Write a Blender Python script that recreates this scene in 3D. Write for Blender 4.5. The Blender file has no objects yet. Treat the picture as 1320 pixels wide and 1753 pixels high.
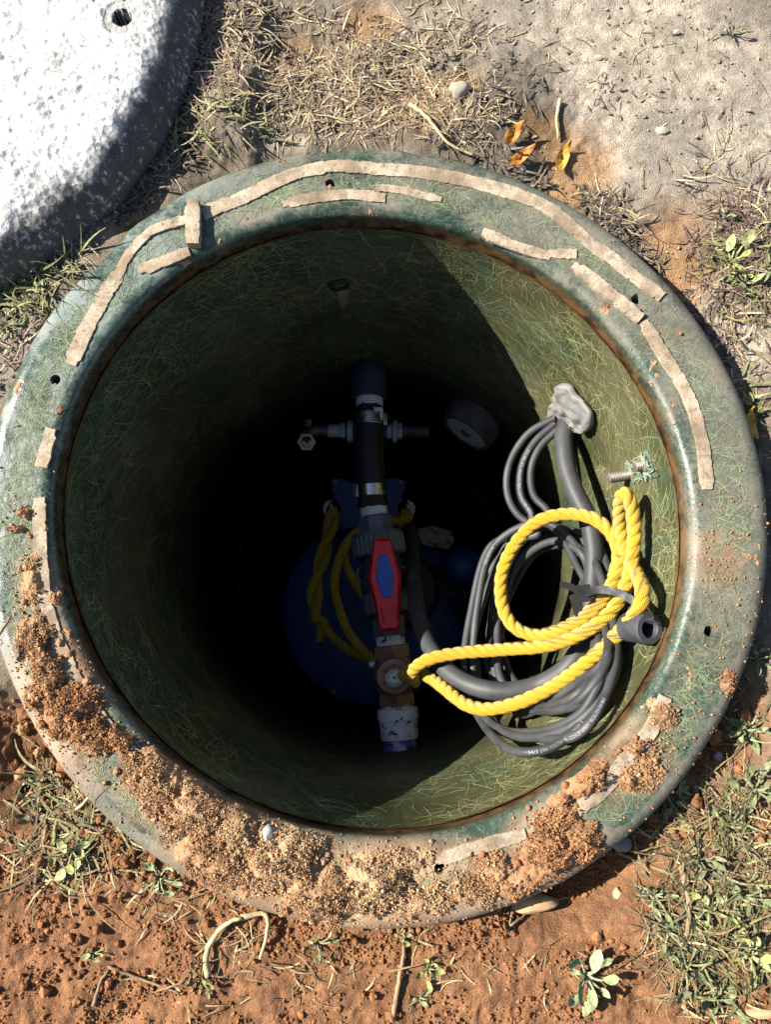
import bpy, math, random
import numpy as np
from mathutils import Vector, Matrix

random.seed(7); RNG = np.random.default_rng(11)
SC = bpy.context.scene; COL = SC.collection
rad = math.radians

# ------------------------------------------------------------------ camera
F = 1318.0; CX, CY = 660.0, 876.5
CAM = np.array([-.008, -.118, .747]); PITCH = rad(8.5); YAW = -.022
cp, sp, cyw, syw = math.cos(PITCH), math.sin(PITCH), math.cos(YAW), math.sin(YAW)
ROT = np.array([[cyw, 0, syw], [0, 1, 0], [-syw, 0, cyw]]) @ np.array([[1, 0, 0], [0, cp, -sp], [0, sp, cp]])
cd = bpy.data.cameras.new('camera'); cam = bpy.data.objects.new('camera', cd); COL.objects.link(cam)
cd.sensor_fit = 'VERTICAL'; cd.sensor_height = 36; cd.sensor_width = 36; cd.lens = F / 1753 * 36
cd.clip_start = .02; cd.clip_end = 500
M = Matrix([list(ROT[i]) + [CAM[i]] for i in range(3)] + [[0, 0, 0, 1]]); cam.matrix_world = M
SC.camera = cam
SC.render.resolution_x = 772; SC.render.resolution_y = 1024

# ------------------------------------------------------------------ light
AZ, EL = rad(170), rad(37)
SUN = Vector((math.cos(AZ) * math.cos(EL), math.sin(AZ) * math.cos(EL), math.sin(EL)))
w = bpy.data.worlds.new('World'); SC.world = w; w.use_nodes = True
nt = w.node_tree; bg = nt.nodes['Background']; sk = nt.nodes.new('ShaderNodeTexSky')
sk.sky_type = 'NISHITA'; sk.sun_disc = False; sk.sun_elevation = EL
sk.sun_rotation = math.atan2(SUN.x, SUN.y) % (2 * math.pi)
nt.links.new(sk.outputs[0], bg.inputs[0]); bg.inputs[1].default_value = .055
sl = bpy.data.lights.new('sun', 'SUN'); so = bpy.data.objects.new('sun', sl); COL.objects.link(so)
sl.energy = 5.0; sl.angle = rad(.45); sl.color = (1, .95, .87)
so.rotation_euler = SUN.to_track_quat('Z', 'Y').to_euler()
SC.view_settings.view_transform = 'Standard'; SC.view_settings.look = 'None'
SC.view_settings.exposure = 1.4; SC.view_settings.gamma = 1; SC.view_settings.use_curve_mapping = False
SC.cycles.max_bounces = 8; SC.cycles.diffuse_bounces = 1

# ------------------------------------------------------------------ geometry of the view (photo pixel -> real place)
def ray(x, y):
    d = np.stack([(np.asarray(x, float) - CX) / F, -(np.asarray(y, float) - CY) / F, -np.ones(np.shape(x))], -1)
    return d @ ROT.T
def P(x, y, z=0.):
    d = ray(x, y); t = (np.asarray(z) - CAM[2]) / d[..., 2]
    return CAM + d * t[..., None]
def onwall(x, y, r=.3):
    d = ray(x, y); a = d[..., 0]**2 + d[..., 1]**2; b = CAM[0] * d[..., 0] + CAM[1] * d[..., 1]
    c = CAM[0]**2 + CAM[1]**2 - r * r; t = (-b + np.sqrt(b * b - a * c)) / a
    return CAM + d * t[..., None]
def PC(x, y, z, r=.288, zmax=-.055):          # at height z, kept inside the basin wall
    p = P(x, y, z)
    if math.hypot(p[0], p[1]) > r and z < 0:
        p = onwall(x, y, r)
        while p[2] > zmax and r < .298: r += .001; p = onwall(x, y, r)
    return p
def project(p):
    q = (p - CAM) @ ROT
    return CX + F * q[..., 0] / -q[..., 2], CY - F * q[..., 1] / -q[..., 2]
def mpp(p):
    return float(-((np.asarray(p) - CAM) @ ROT)[2] / F)

# ------------------------------------------------------------------ numpy noise
LAT = np.random.default_rng(3).random((8, 256, 256)).astype(np.float32)
def vn(x, y, s, k=0):
    x = np.asarray(x) / s + 37.3 * k; y = np.asarray(y) / s + 11.7 * k
    xi = np.floor(x).astype(int); yi = np.floor(y).astype(int); fx = x - xi; fy = y - yi
    fx = fx * fx * (3 - 2 * fx); fy = fy * fy * (3 - 2 * fy); L = LAT[k % 8]
    a = L[xi & 255, yi & 255]; b = L[(xi + 1) & 255, yi & 255]; c = L[xi & 255, (yi + 1) & 255]; d = L[(xi + 1) & 255, (yi + 1) & 255]
    return (a * (1 - fx) + b * fx) * (1 - fy) + (c * (1 - fx) + d * fx) * fy
def fbm(x, y, s, o=4, k=0):
    t = 0; a = .5
    for i in range(o): t = t + a * vn(x, y, s / 2**i, k + i); a *= .5
    return t / (1 - .5**o)
def sstep(a, b, x):
    t = np.clip((x - a) / (b - a), 0, 1); return t * t * (3 - 2 * t)
def blob(px, py, cx, cy, rx, ry, ang=0, soft=.5):
    c, s = math.cos(rad(ang)), math.sin(rad(ang)); dx, dy = px - cx, py - cy
    u = (dx * c + dy * s) / rx; v = (-dx * s + dy * c) / ry
    wob = .45 * (fbm(px, py, 60, 4, 2) - .5)
    return 1 - sstep(1 - soft, 1 + soft * .6, np.hypot(u, v) + wob)

# ------------------------------------------------------------------ objects
def tag(o, label=None, cat=None, group=None, kind=None):
    for k, v in (('label', label), ('category', cat), ('group', group), ('kind', kind)):
        if v: o[k] = v
    return o
def empty(name, loc, label, cat, group=None):
    o = bpy.data.objects.new(name, None); COL.objects.link(o); o.location = Vector([float(v) for v in loc]); o.empty_display_size = .02
    return tag(o, label, cat, group)
def link(name, me, mt=None, parent=None):
    o = bpy.data.objects.new(name, me); COL.objects.link(o)
    if mt and not me.materials:
        for m_ in (mt if isinstance(mt, (list, tuple)) else [mt]): me.materials.append(m_)
    if parent:
        o.parent = parent
        q = parent; L = Vector((0, 0, 0)); 
        while q: L += q.location; q = q.parent
        o.location = -L
    return o
def mesh(name, V, Fc, smooth=True, sharp=None, col=None, uv=None, mi=None, attrs=None):
    V = np.asarray(V, np.float32); me = bpy.data.meshes.new(name)
    if isinstance(Fc, np.ndarray):
        n, k = Fc.shape
        me.vertices.add(len(V)); me.vertices.foreach_set('co', V.ravel())
        me.loops.add(n * k); me.loops.foreach_set('vertex_index', Fc.astype(np.int32).ravel())
        me.polygons.add(n); me.polygons.foreach_set('loop_start', np.arange(0, n * k, k, dtype=np.int32))
        me.update(calc_edges=True)
    else:
        me.from_pydata(V.tolist(), [], [list(map(int, f)) for f in Fc]); me.update()
    if mi is not None: me.polygons.foreach_set('material_index', np.asarray(mi, np.int32))
    me.polygons.foreach_set('use_smooth', np.full(len(me.polygons), bool(smooth)))
    if sharp: me.set_sharp_from_angle(angle=rad(sharp))
    if col is not None:
        c = np.ones((len(V), 4), np.float32); c[:, :3] = col
        a = me.color_attributes.new('Col', 'FLOAT_COLOR', 'POINT'); a.data.foreach_set('color', c.ravel())
    if uv is not None:
        a = me.attributes.new('along', 'FLOAT_VECTOR', 'POINT'); u = np.zeros((len(V), 3), np.float32); u[:, :2] = uv
        a.data.foreach_set('vector', u.ravel())
    for k, v in (attrs or {}).items():
        a = me.attributes.new(k, 'FLOAT', 'POINT'); a.data.foreach_set('value', np.asarray(v, np.float32))
    return me
class Soup:
    """gathers many small pieces into one mesh"""
    def __init__(s): s.V = []; s.F = []; s.C = []; s.n = 0
    def add(s, V, Fc, C):
        s.V.append(V); s.F.append(Fc + s.n); s.C.append(np.broadcast_to(C, (len(V), 3))); s.n += len(V)
    def build(s, name, mt, parent=None, smooth=True):
        me = mesh(name, np.concatenate(s.V), np.concatenate(s.F), smooth, col=np.concatenate(s.C)); return link(name, me, mt, parent)

def unit(v): v = np.asarray(v, float); return v / (np.linalg.norm(v) + 1e-12)
def smoothpath(pts, step=.003, closed=False):
    p = np.asarray(pts, float); n = len(p)
    q = np.vstack([p[-1], p, p[0], p[1]]) if closed else np.vstack([2 * p[0] - p[1], p, 2 * p[-1] - p[-2]])
    out = []
    for i in range(n if closed else n - 1):
        a, b, c, d = q[i:i + 4]; m = max(2, int(np.linalg.norm(c - b) / .002))
        t = np.linspace(0, 1, m, endpoint=False)[:, None]
        out.append(.5 * (2 * b + (c - a) * t + (2 * a - 5 * b + 4 * c - d) * t**2 + (-a + 3 * b - 3 * c + d) * t**3))
    o = np.vstack(out + ([] if closed else [p[-1:]])); 
    s = np.r_[0, np.cumsum(np.linalg.norm(np.diff(o, axis=0), axis=1))]
    m = max(3, int(s[-1] / step)); g = np.linspace(0, s[-1], m)
    return np.stack([np.interp(g, s, o[:, k]) for k in range(3)], 1)
def relax(p, it=6):
    p = p.copy()
    for _ in range(it): p[1:-1] = .25 * p[:-2] + .5 * p[1:-1] + .25 * p[2:]
    return p
def frames(p):
    T = np.gradient(p, axis=0); T /= np.linalg.norm(T, axis=1)[:, None] + 1e-12
    N = np.zeros_like(p); a = np.array([0, 0, 1.]) if abs(T[0, 2]) < .8 else np.array([1., 0, 0])
    N[0] = unit(a - T[0] * a.dot(T[0]))
    for i in range(1, len(p)): N[i] = unit(N[i - 1] - T[i] * N[i - 1].dot(T[i]))
    return T, N, np.cross(T, N)
def tube(p, r, n=10, caps=True):
    p = np.asarray(p, float); T, N, B = frames(p); m = len(p); r = np.broadcast_to(r, (m,))
    a = np.linspace(0, 2 * np.pi, n, endpoint=False)
    V = (p[:, None] + r[:, None, None] * (np.cos(a)[None, :, None] * N[:, None] + np.sin(a)[None, :, None] * B[:, None])).reshape(-1, 3)
    i = np.arange(m - 1)[:, None] * n; j = np.arange(n)[None]; k = (j + 1) % n
    Q = np.stack([i + j, i + k, i + n + k, i + n + j], -1).reshape(-1, 4)
    s = np.r_[0, np.cumsum(np.linalg.norm(np.diff(p, axis=0), axis=1))]
    uv = np.stack([np.repeat(s, n), np.tile(a, m)], 1)
    if caps:
        V = np.vstack([V, p[0], p[-1]]); uv = np.vstack([uv, uv[0], uv[-1]]); c0, c1 = m * n, m * n + 1; j = np.arange(n); k = (j + 1) % n
        Q = np.vstack([Q, np.stack([np.full(n, c0), k, j, j], 1), np.stack([np.full(n, c1), (m - 1) * n + j, (m - 1) * n + k, (m - 1) * n + k], 1)])
        Q = [tuple(dict.fromkeys(f)) for f in Q.tolist()]
    return V, Q, uv
def lathe(name, p0, p1, prof, mt, parent=None, n=36, sharp=35, phase=0., up=(0, 0, 1), close=True):
    """prof: (fraction along p0->p1, radius) ; n = 6 gives a hexagon"""
    p0, p1 = np.asarray(p0, float), np.asarray(p1, float); T = unit(p1 - p0)
    a = np.asarray(up, float); a = a if abs(T.dot(a)) < .95 else np.array([1., 0, 0]); N = unit(a - T * T.dot(a)); B = np.cross(T, N)
    th = np.linspace(0, 2 * np.pi, n, endpoint=False) + phase
    V = []; 
    for t, r in prof:
        c = p0 + (p1 - p0) * t; V += [c + r * (math.cos(x) * N + math.sin(x) * B) for x in th]
    m = len(prof); Fc = [(i * n + j, i * n + (j + 1) % n, (i + 1) * n + (j + 1) % n, (i + 1) * n + j) for i in range(m - 1) for j in range(n)]
    if close: Fc += [tuple(range(n))[::-1], tuple((m - 1) * n + j for j in range(n))]
    return link(name, mesh(name, V, Fc, True, sharp), mt, parent)
def prism(name, out, ztop, zbot, mt, parent=None, bev=.004, hz=.004):
    """outline given in photo pixels at height ztop; bevelled upper edge"""
    o = np.array([P(x, y, ztop) for x, y in out]); c = o.mean(0); n = len(o)
    d = o - c; ins = c + d * (1 - bev / np.linalg.norm(d, axis=1))[:, None]
    V = np.vstack([o + [0, 0, zbot - ztop], o - [0, 0, hz], ins]); Fc = []
    ccw = sum(o[i, 0] * o[(i + 1) % n, 1] - o[(i + 1) % n, 0] * o[i, 1] for i in range(n)) > 0
    for L in (0, 1):
        for j in range(n):
            f = (L * n + j, L * n + (j + 1) % n, (L + 1) * n + (j + 1) % n, (L + 1) * n + j); Fc.append(f if ccw else f[::-1])
    f = tuple(2 * n + j for j in range(n)); Fc.append(f if ccw else f[::-1])
    return link(name, mesh(name, V, Fc, True, 25), mt, parent)
import bmesh
def ico(sub):
    bm = bmesh.new(); bmesh.ops.create_icosphere(bm, subdivisions=sub, radius=1)
    V = np.array([v.co[:] for v in bm.verts]); Fc = np.array([[v.index for v in f.verts] for f in bm.faces]); bm.free(); return V, Fc
ICO1, ICO2, ICO3 = ico(1), ico(2), ico(3)
def text_mesh(s, size, bold=0.0):
    c = bpy.data.curves.new('t', 'FONT'); c.body = s; c.size = size; c.align_x = 'LEFT'; c.offset = bold; c.resolution_u = 3
    o = bpy.data.objects.new('t', c); COL.objects.link(o)
    dg = bpy.context.evaluated_depsgraph_get(); me = bpy.data.meshes.new_from_object(o.evaluated_get(dg))
    V = np.array([v.co[:] for v in me.vertices]); Fc = [tuple(p.vertices) for p in me.polygons]
    bpy.data.objects.remove(o); bpy.data.meshes.remove(me); return V, Fc

# ------------------------------------------------------------------ materials
class NT:
    def __init__(s, name, rough=.6, spec=.5, metal=0.):
        s.m = bpy.data.materials.new(name); s.m.use_nodes = True; s.t = s.m.node_tree; s.b = s.t.nodes['Principled BSDF']
        s.b.inputs['Roughness'].default_value = rough; s.b.inputs['Specular IOR Level'].default_value = spec; s.b.inputs['Metallic'].default_value = metal
        s.co = s.t.nodes.new('ShaderNodeTexCoord').outputs['Object']
    def put(s, sock, v):
        if hasattr(v, 'is_linked') or hasattr(v, 'links'): s.t.links.new(v, sock)
        else: sock.default_value = v
    def noise(s, scale, detail=4, rough=.55, vec=None, dist=0):
        n = s.t.nodes.new('ShaderNodeTexNoise'); s.t.links.new(vec or s.co, n.inputs['Vector'])
        n.inputs['Scale'].default_value = scale; n.inputs['Detail'].default_value = detail; n.inputs['Roughness'].default_value = rough; n.inputs['Distortion'].default_value = dist
        return n.outputs['Fac']
    def voro(s, scale, feat='F1', vec=None):
        n = s.t.nodes.new('ShaderNodeTexVoronoi'); n.feature = feat; s.t.links.new(vec or s.co, n.inputs['Vector']); n.inputs['Scale'].default_value = scale
        return n.outputs['Distance']
    def ramp(s, f, a, b, c0=0., c1=1.):
        n = s.t.nodes.new('ShaderNodeMapRange'); n.interpolation_type = 'SMOOTHSTEP'; s.put(n.inputs[0], f)
        n.inputs[1].default_value = a; n.inputs[2].default_value = b; n.inputs[3].default_value = c0; n.inputs[4].default_value = c1
        return n.outputs[0]
    def math(s, op, a, b=0.):
        n = s.t.nodes.new('ShaderNodeMath'); n.operation = op; s.put(n.inputs[0], a); s.put(n.inputs[1], b); return n.outputs[0]
    def mix(s, f, a, b):
        n = s.t.nodes.new('ShaderNodeMix'); n.data_type = 'RGBA'; s.put(n.inputs[0], f)
        for i, v in ((6, a), (7, b)): s.put(n.inputs[i], tuple(v) + (1,) if isinstance(v, (tuple, list)) and len(v) == 3 else v)
        return n.outputs[2]
    def mul(s, c, f):
        n = s.t.nodes.new('ShaderNodeVectorMath'); n.operation = 'SCALE'; s.put(n.inputs[0], c); s.put(n.inputs['Scale'], f); return n.outputs[0]
    def attr(s, name, out='Fac'):
        n = s.t.nodes.new('ShaderNodeAttribute'); n.attribute_name = name; return n.outputs[out]
    def scaled(s, sc, vec=None):
        n = s.t.nodes.new('ShaderNodeMapping'); s.t.links.new(vec or s.co, n.inputs[0]); n.inputs['Scale'].default_value = sc; return n.outputs[0]
    def sep(s, v, i):
        n = s.t.nodes.new('ShaderNodeSeparateXYZ'); s.t.links.new(v, n.inputs[0]); return n.outputs[i]
    def bump(s, h, dist=.001, strength=1.):
        n = s.t.nodes.new('ShaderNodeBump'); n.inputs['Distance'].default_value = dist; n.inputs['Strength'].default_value = strength
        s.put(n.inputs['Height'], h); s.t.links.new(n.outputs[0], s.b.inputs['Normal'])
    def fin(s, color, rough=None):
        s.put(s.b.inputs['Base Color'], tuple(color) + (1,) if isinstance(color, (tuple, list)) and len(color) == 3 else color)
        if rough is not None: s.put(s.b.inputs['Roughness'], rough)
        return s.m
def simple(name, c, rough=.5, metal=0., var=.25, scale=60, dirt=None, dscale=90, damt=.6, bump=.0004, spec=.5):
    n = NT(name, rough, spec, metal); f = n.noise(scale, 5)
    col = n.mix(n.ramp(f, .3, .7), tuple(v * (1 - var) for v in c), tuple(min(1, v * (1 + var)) for v in c))
    if dirt: col = n.mix(n.ramp(n.noise(dscale, 6, .65), damt, damt + .08), col, dirt)
    if bump: n.bump(n.noise(scale * 6, 4), bump, .6)
    return n.fin(col, n.ramp(n.noise(scale * 2, 3), .2, .8, max(.05, rough - .12), min(1, rough + .12)))

MAT = {}
def m_ground():
    n = NT('soil', .95, .15); c = n.attr('Col', 'Color')
    v = n.math('ADD', n.ramp(n.noise(900, 5, .75), .3, .7, .62, 1.32), n.ramp(n.noise(70, 8, .75), .32, .68, -.26, .24))
    col = n.mul(c, v)
    grit = n.ramp(n.voro(420), .0, .55)
    n.bump(n.math('ADD', n.math('MULTIPLY', n.noise(500, 6, .7), 1.2), n.math('MULTIPLY', grit, -.25)), .0022, .9)
    return n.fin(col)
MAT['soil'] = m_ground()
def m_crumb():
    n = NT('soil_crumb', .95, .1); n.bump(n.noise(1400, 4, .7), .0006, .8)
    return n.fin(n.mul(n.attr('Col', 'Color'), n.ramp(n.noise(700, 4), .3, .7, .75, 1.2)))
MAT['crumb'] = m_crumb()
def m_plant():
    n = NT('plant', .6, .3); n.b.inputs['Roughness'].default_value = .75; c = n.mul(n.attr('Col', 'Color'), n.ramp(n.noise(300, 6, .7), .3, .7, .5, 1.35)); c = n.mix(n.ramp(n.noise(210, 4, .6), .62, .72), c, (.20, .15, .07)); n.bump(n.noise(500, 4), .0006, .6)
    return n.fin(c)
MAT['plant'] = m_plant()
def m_rim():
    n = NT('green_fibreglass_dusty', .4, .5)
    base = n.mix(n.ramp(n.noise(9, 5), .35, .65), (.013, .032, .022), (.028, .058, .038))
    base = n.mix(n.ramp(n.noise(24, 5, .6), .55, .75), base, (.055, .068, .036))
    dust = n.attr('dust'); pat = n.math('ADD', n.math('MULTIPLY', n.noise(24, 8, .68), 1.1), n.math('MULTIPLY', n.noise(150, 8, .78, dist=.4), .95))
    pat = n.math('ADD', pat, n.math('MULTIPLY', n.math('SUBTRACT', n.noise(8, 3, .6, dist=.8), .5), 1.3))
    f = n.ramp(n.math('ADD', pat, n.math('MULTIPLY', dust, .95)), 1.22, 1.74)
    f = n.math('MULTIPLY', f, n.ramp(n.noise(600, 5, .75), .3, .65, .5, 1.))
    dcol = n.mix(n.ramp(n.noise(20, 7, .72), .38, .62), n.mix(n.attr('blue'), (.092, .083, .058), (.15, .185, .165)), n.mix(n.attr('blue'), (.165, .15, .11), (.21, .245, .22)))
    col = n.mix(f, base, dcol)
    col = n.mix(n.math('MULTIPLY', n.ramp(n.noise(12, 6, .7), .52, .66), .75), col, n.mix(n.attr('blue'), (.155, .115, .075), (.17, .17, .14)))
    col = n.mix(n.ramp(n.noise(420, 2, .5), .70, .74), col, (.035, .03, .022)); col = n.mix(n.ramp(n.noise(380, 2, .5, vec=n.scaled((1.1, 1, 1))), .72, .76), col, (.33, .28, .2))
    wv = n.ramp(n.noise(55, 6, .75, vec=n.scaled((1, 1, 1)), dist=1.2), .47, .5); wv2 = n.ramp(n.noise(55, 6, .75, dist=1.2), .5, .53); col = n.mix(n.math('MULTIPLY', n.math('SUBTRACT', wv, wv2), .35), col, (.26, .25, .2))
    col = n.mix(n.math('MULTIPLY', n.attr('dirt'), n.ramp(n.noise(160, 6, .7), .18, .45)), col, n.mix(n.ramp(n.noise(22, 3), .4, .62), (.24, .13, .07), (.38, .265, .16)))
    col = n.mix(n.attr('rust'), col, n.mix(n.ramp(n.noise(60, 5), .35, .65), (.030, .016, .010), (.13, .068, .026)))
    n.bump(n.math('ADD', n.noise(60, 4), n.math('MULTIPLY', n.noise(700, 4, .7), .35)), .0012, .5)
    return n.fin(col, n.ramp(f, 0, 1, .24, .75))
MAT['rim'] = m_rim()
def m_wall():
    n = NT('green_fibreglass_wall', .5, .08)
    a = n.noise(7, 5); b = n.noise(11, 5, .6, vec=n.scaled((1, 1, .35)))
    col = n.mix(n.ramp(a, .38, .62), (.046, .049, .022), (.086, .083, .040))
    col = n.mix(n.ramp(b, .5, .66), col, (.045, .068, .038))
    col = n.mix(n.ramp(n.noise(5, 4, .6, vec=n.scaled((1.7, 1.7, 1.2))), .56, .72), col, (.12, .11, .07))
    st = n.ramp(n.noise(60, 6, .7, vec=n.scaled((1, 1, .12))), .55, .8)
    col = n.mix(n.math('MULTIPLY', st, .5), col, (.11, .10, .06))
    col = n.mix(n.math('MULTIPLY', n.attr('rust'), n.ramp(n.noise(30, 5), .3, .6, .35, 1)), col, n.mix(n.ramp(n.noise(55, 4), .4, .6), (.04, .022, .012), (.15, .085, .03)))
    hgt = n.math('ADD', n.sep(n.co, 2), n.math('MULTIPLY', n.math('SUBTRACT', n.noise(6, 6, .65, vec=n.scaled((1, 1, .3))), .5), .55)); col = n.mix(n.ramp(hgt, -.36, -.62), col, n.mix(n.ramp(n.noise(40, 5), .4, .7), (.006, .006, .005), (.016, .015, .011)))  # pit shade painted in: wall colour falls to near black with depth
    sp_ = n.ramp(n.noise(330, 2, .5), .77, .8); col = n.mix(sp_, col, (.35, .35, .28))
    n.bump(n.math('ADD', n.noise(35, 4), n.math('MULTIPLY', n.noise(500, 3), .25)), .0016, .6)
    return n.fin(col, n.ramp(n.noise(18, 4), .3, .7, .3, .55))
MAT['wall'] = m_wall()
def m_fibre():
    n = NT('glass_fibre', .6, .08); return n.fin(n.attr('Col', 'Color'))
MAT['fibre'] = m_fibre()
def m_lid():
    n = NT('white_speckled_lid', .85, .3)
    big = n.noise(16, 6, .62); sm = n.noise(150, 5, .72)
    f = n.ramp(n.math('ADD', n.math('MULTIPLY', sm, .75), n.math('MULTIPLY', big, .55)), .53, .72)
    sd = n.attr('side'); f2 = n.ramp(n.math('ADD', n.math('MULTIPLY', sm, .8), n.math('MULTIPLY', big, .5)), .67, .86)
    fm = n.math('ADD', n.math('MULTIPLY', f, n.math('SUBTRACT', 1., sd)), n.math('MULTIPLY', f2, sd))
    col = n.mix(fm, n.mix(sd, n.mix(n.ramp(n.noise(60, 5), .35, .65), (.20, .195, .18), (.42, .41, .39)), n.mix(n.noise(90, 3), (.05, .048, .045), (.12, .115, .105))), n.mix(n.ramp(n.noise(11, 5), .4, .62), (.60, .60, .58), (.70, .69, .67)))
    col = n.mix(n.ramp(n.noise(9, 4), .66, .74), col, (.45, .36, .24))
    col = n.mix(n.ramp(n.attr('boss'), .3, .5), col, n.mix(n.ramp(n.attr('boss'), .7, .9), (.34, .33, .31), (.015, .014, .013)))  # grey ring; hole interior blackened in colour to stand for its shade
    n.bump(n.math('ADD', n.noise(70, 6, .7), n.math('MULTIPLY', n.voro(160), .5)), .004, .8)
    return n.fin(col)
MAT['lid'] = m_lid()
def m_strip():
    n = NT('old_foam_tape', .85, .2)
    c = n.mix(n.ramp(n.noise(22, 7, .7), .36, .64), (.21, .155, .10), (.43, .345, .25)); c = n.mix(n.math('MULTIPLY', n.ramp(n.noise(60, 6, .7), .5, .62), .6), c, (.16, .135, .10))
    c = n.mix(n.ramp(n.noise(190, 5, .7), .56, .72), c, (.15, .10, .065)); c = n.mix(n.ramp(n.noise(420, 3, .6), .64, .70), c, (.05, .035, .025))
    n.bump(n.math('ADD', n.noise(110, 5, .7), n.math('MULTIPLY', n.noise(600, 4), .3)), .0016, .8); return n.fin(c)
MAT['strip'] = m_strip()
def m_rope(name, dirty, g=1.):
    n = NT(name, .55, .35); uv = n.attr('along', 'Vector')
    yarn = n.t.nodes.new('ShaderNodeTexWave'); yarn.wave_type = 'BANDS'; yarn.bands_direction = 'DIAGONAL'
    n.t.links.new(n.scaled((520, 1.5, 1), uv), yarn.inputs['Vector']); yarn.inputs['Scale'].default_value = .75; yarn.inputs['Distortion'].default_value = 1.5; yarn.inputs['Detail'].default_value = 2
    y = yarn.outputs['Fac']
    c = n.mix(y, (.44 * g, .255 * g, .005), (.60 * g, .39 * g, .014))
    c = n.mix(n.ramp(n.noise(90, 4), .35, .65), c, (.54 * g, .335 * g, .008))
    c = n.mix(n.ramp(n.noise(130, 6, .7), .60 if dirty else .70, .76 if dirty else .82), c, (.12, .07, .02))
    n.bump(n.math('ADD', y, n.noise(900, 3)), .0011, .9)
    n.b.inputs['Sheen Weight'].default_value = .2
    return n.fin(c)
MAT['rope'] = m_rope('yellow_rope', False); MAT['rope_dirty_brightened'] = m_rope('yellow_rope_dirty_brightened', True, 1.35)  # second rope: more dirt, and yellow brightened to show up in the shade
def m_cable():
    n = NT('grey_cable_rubber', .55, .4); c = n.mix(n.ramp(n.noise(30, 5), .3, .7), (.032, .0325, .034), (.060, .061, .062))
    c = n.mix(n.ramp(n.noise(110, 6, .7), .66, .78), c, (.085, .082, .075)); n.bump(n.noise(700, 3), .0003, .5); return n.fin(c)
MAT['cable'] = m_cable()
MAT['print'] = simple('white_cable_print', (.24, .24, .24), .6, bump=0, var=.3, scale=300)
MAT['pvc_grey'] = simple('grey_pvc', (.11, .115, .13), .4, var=.15, dirt=(.04, .03, .02), damt=.68)
MAT['pvc_dark'] = simple('dark_navy_pvc', (.045, .052, .07), .42, var=.15)
MAT['nylon'] = simple('pale_nylon', (.66, .66, .72), .45, var=.1)
def m_pvcw():
    n = NT('white_pvc_dirty', .4, .5)
    c = n.mix(n.ramp(n.noise(70, 5), .3, .7), (.72, .73, .76), (.84, .85, .87))
    c = n.mix(n.ramp(n.noise(75, 6, .7), .555, .60), c, (.05, .025, .012)); n.bump(n.noise(200, 3), .0003); return n.fin(c)
MAT['pvc_white'] = m_pvcw()
MAT['pvc_clean'] = simple('white_pvc', (.72, .73, .75), .4, var=.06)
MAT['primer'] = simple('purple_primer_pvc', (.17, .09, .38), .35, var=.6, scale=50, dirt=(.55, .53, .60), damt=.52, dscale=45)
MAT['hose'] = simple('black_rubber_hose', (.012, .012, .013), .55, var=.2)
MAT['green_dash'] = simple('green_print', (.05, .32, .08), .6, bump=0)
MAT['steel'] = simple('stainless_steel', (.55, .54, .52), .28, 1., var=.1, dirt=(.05, .04, .03), damt=.72)
MAT['bolt'] = simple('dull_zinc_steel', (.22, .20, .16), .6, .7, var=.2, dirt=(.08, .05, .03), damt=.62)
MAT['bronze'] = simple('bronze', (.33, .19, .135), .48, .55, var=.2, dirt=(.05, .03, .02), damt=.66)
MAT['bronze_bright'] = simple('worn_brass', (.62, .46, .27), .4, .4, var=.2)
MAT['red'] = simple('red_plastic', (.74, .02, .025), .33, var=.1, scale=30, bump=.0002)
MAT['blue_inset'] = simple('blue_plastic', (.025, .11, .46), .35, var=.1, scale=30, bump=.0002)
MAT['label'] = simple('white_label', (.75, .75, .74), .5, var=.05, bump=0)
MAT['ink'] = simple('dark_ink', (.03, .03, .05), .6, bump=0)
MAT['ink_blue'] = simple('blue_ink', (.05, .14, .22), .6, bump=0)
MAT['pump'] = simple('blue_painted_iron', (.012, .06, .22), .45, var=.3, scale=40, dirt=(.01, .012, .02), damt=.62, dscale=40)
MAT['iron'] = simple('black_iron', (.02, .018, .016), .6, var=.4)
MAT['tan'] = simple('tan_tag', (.28, .25, .17), .7, dirt=(.03, .025, .02), damt=.55)
MAT['putty'] = simple('grey_duct_putty', (.165, .162, .15), .75, var=.12, scale=60, dirt=(.18, .15, .11), damt=.72, bump=.0008)
MAT['tie'] = simple('black_nylon', (.011, .011, .011), .6, var=.1, bump=.0001)
MAT['rubber'] = simple('dark_grey_rubber', (.04, .042, .047), .6, var=.2, dirt=(.14, .13, .12), damt=.74)
MAT['hub'] = simple('dark_dusty_hub', (.085, .078, .075), .7, var=.35, dirt=(.13, .10, .07), damt=.66)
MAT['hub_face'] = simple('pale_grey_plastic', (.50, .50, .54), .5, var=.1, dirt=(.03, .03, .03), damt=.6)
MAT['leaf_orange'] = simple('dry_orange_leaf', (.42, .16, .02), .6, var=.35, scale=90, dirt=(.18, .07, .02), damt=.6)
MAT['leaf_yellow'] = simple('dry_yellow_leaf', (.50, .26, .03), .6, var=.25, scale=90)
MAT['stone_white'] = simple('white_stone', (.34, .30, .22), .85, var=.15, dirt=(.40, .28, .15), damt=.62)
MAT['stone_tan'] = simple('tan_stone', (.46, .29, .15), .85, var=.2, scale=40)
MAT['stone_grey'] = simple('grey_stone', (.25, .245, .24), .8, var=.25)
MAT['twig'] = simple('brown_twig', (.24, .155, .085), .85, var=.35, scale=120)
MAT['straw'] = simple('pale_straw', (.40, .32, .17), .65, var=.25, scale=150)
MAT['floor'] = simple('black_sludge', (.005, .005, .005), .8, var=.4, spec=.05)

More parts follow.
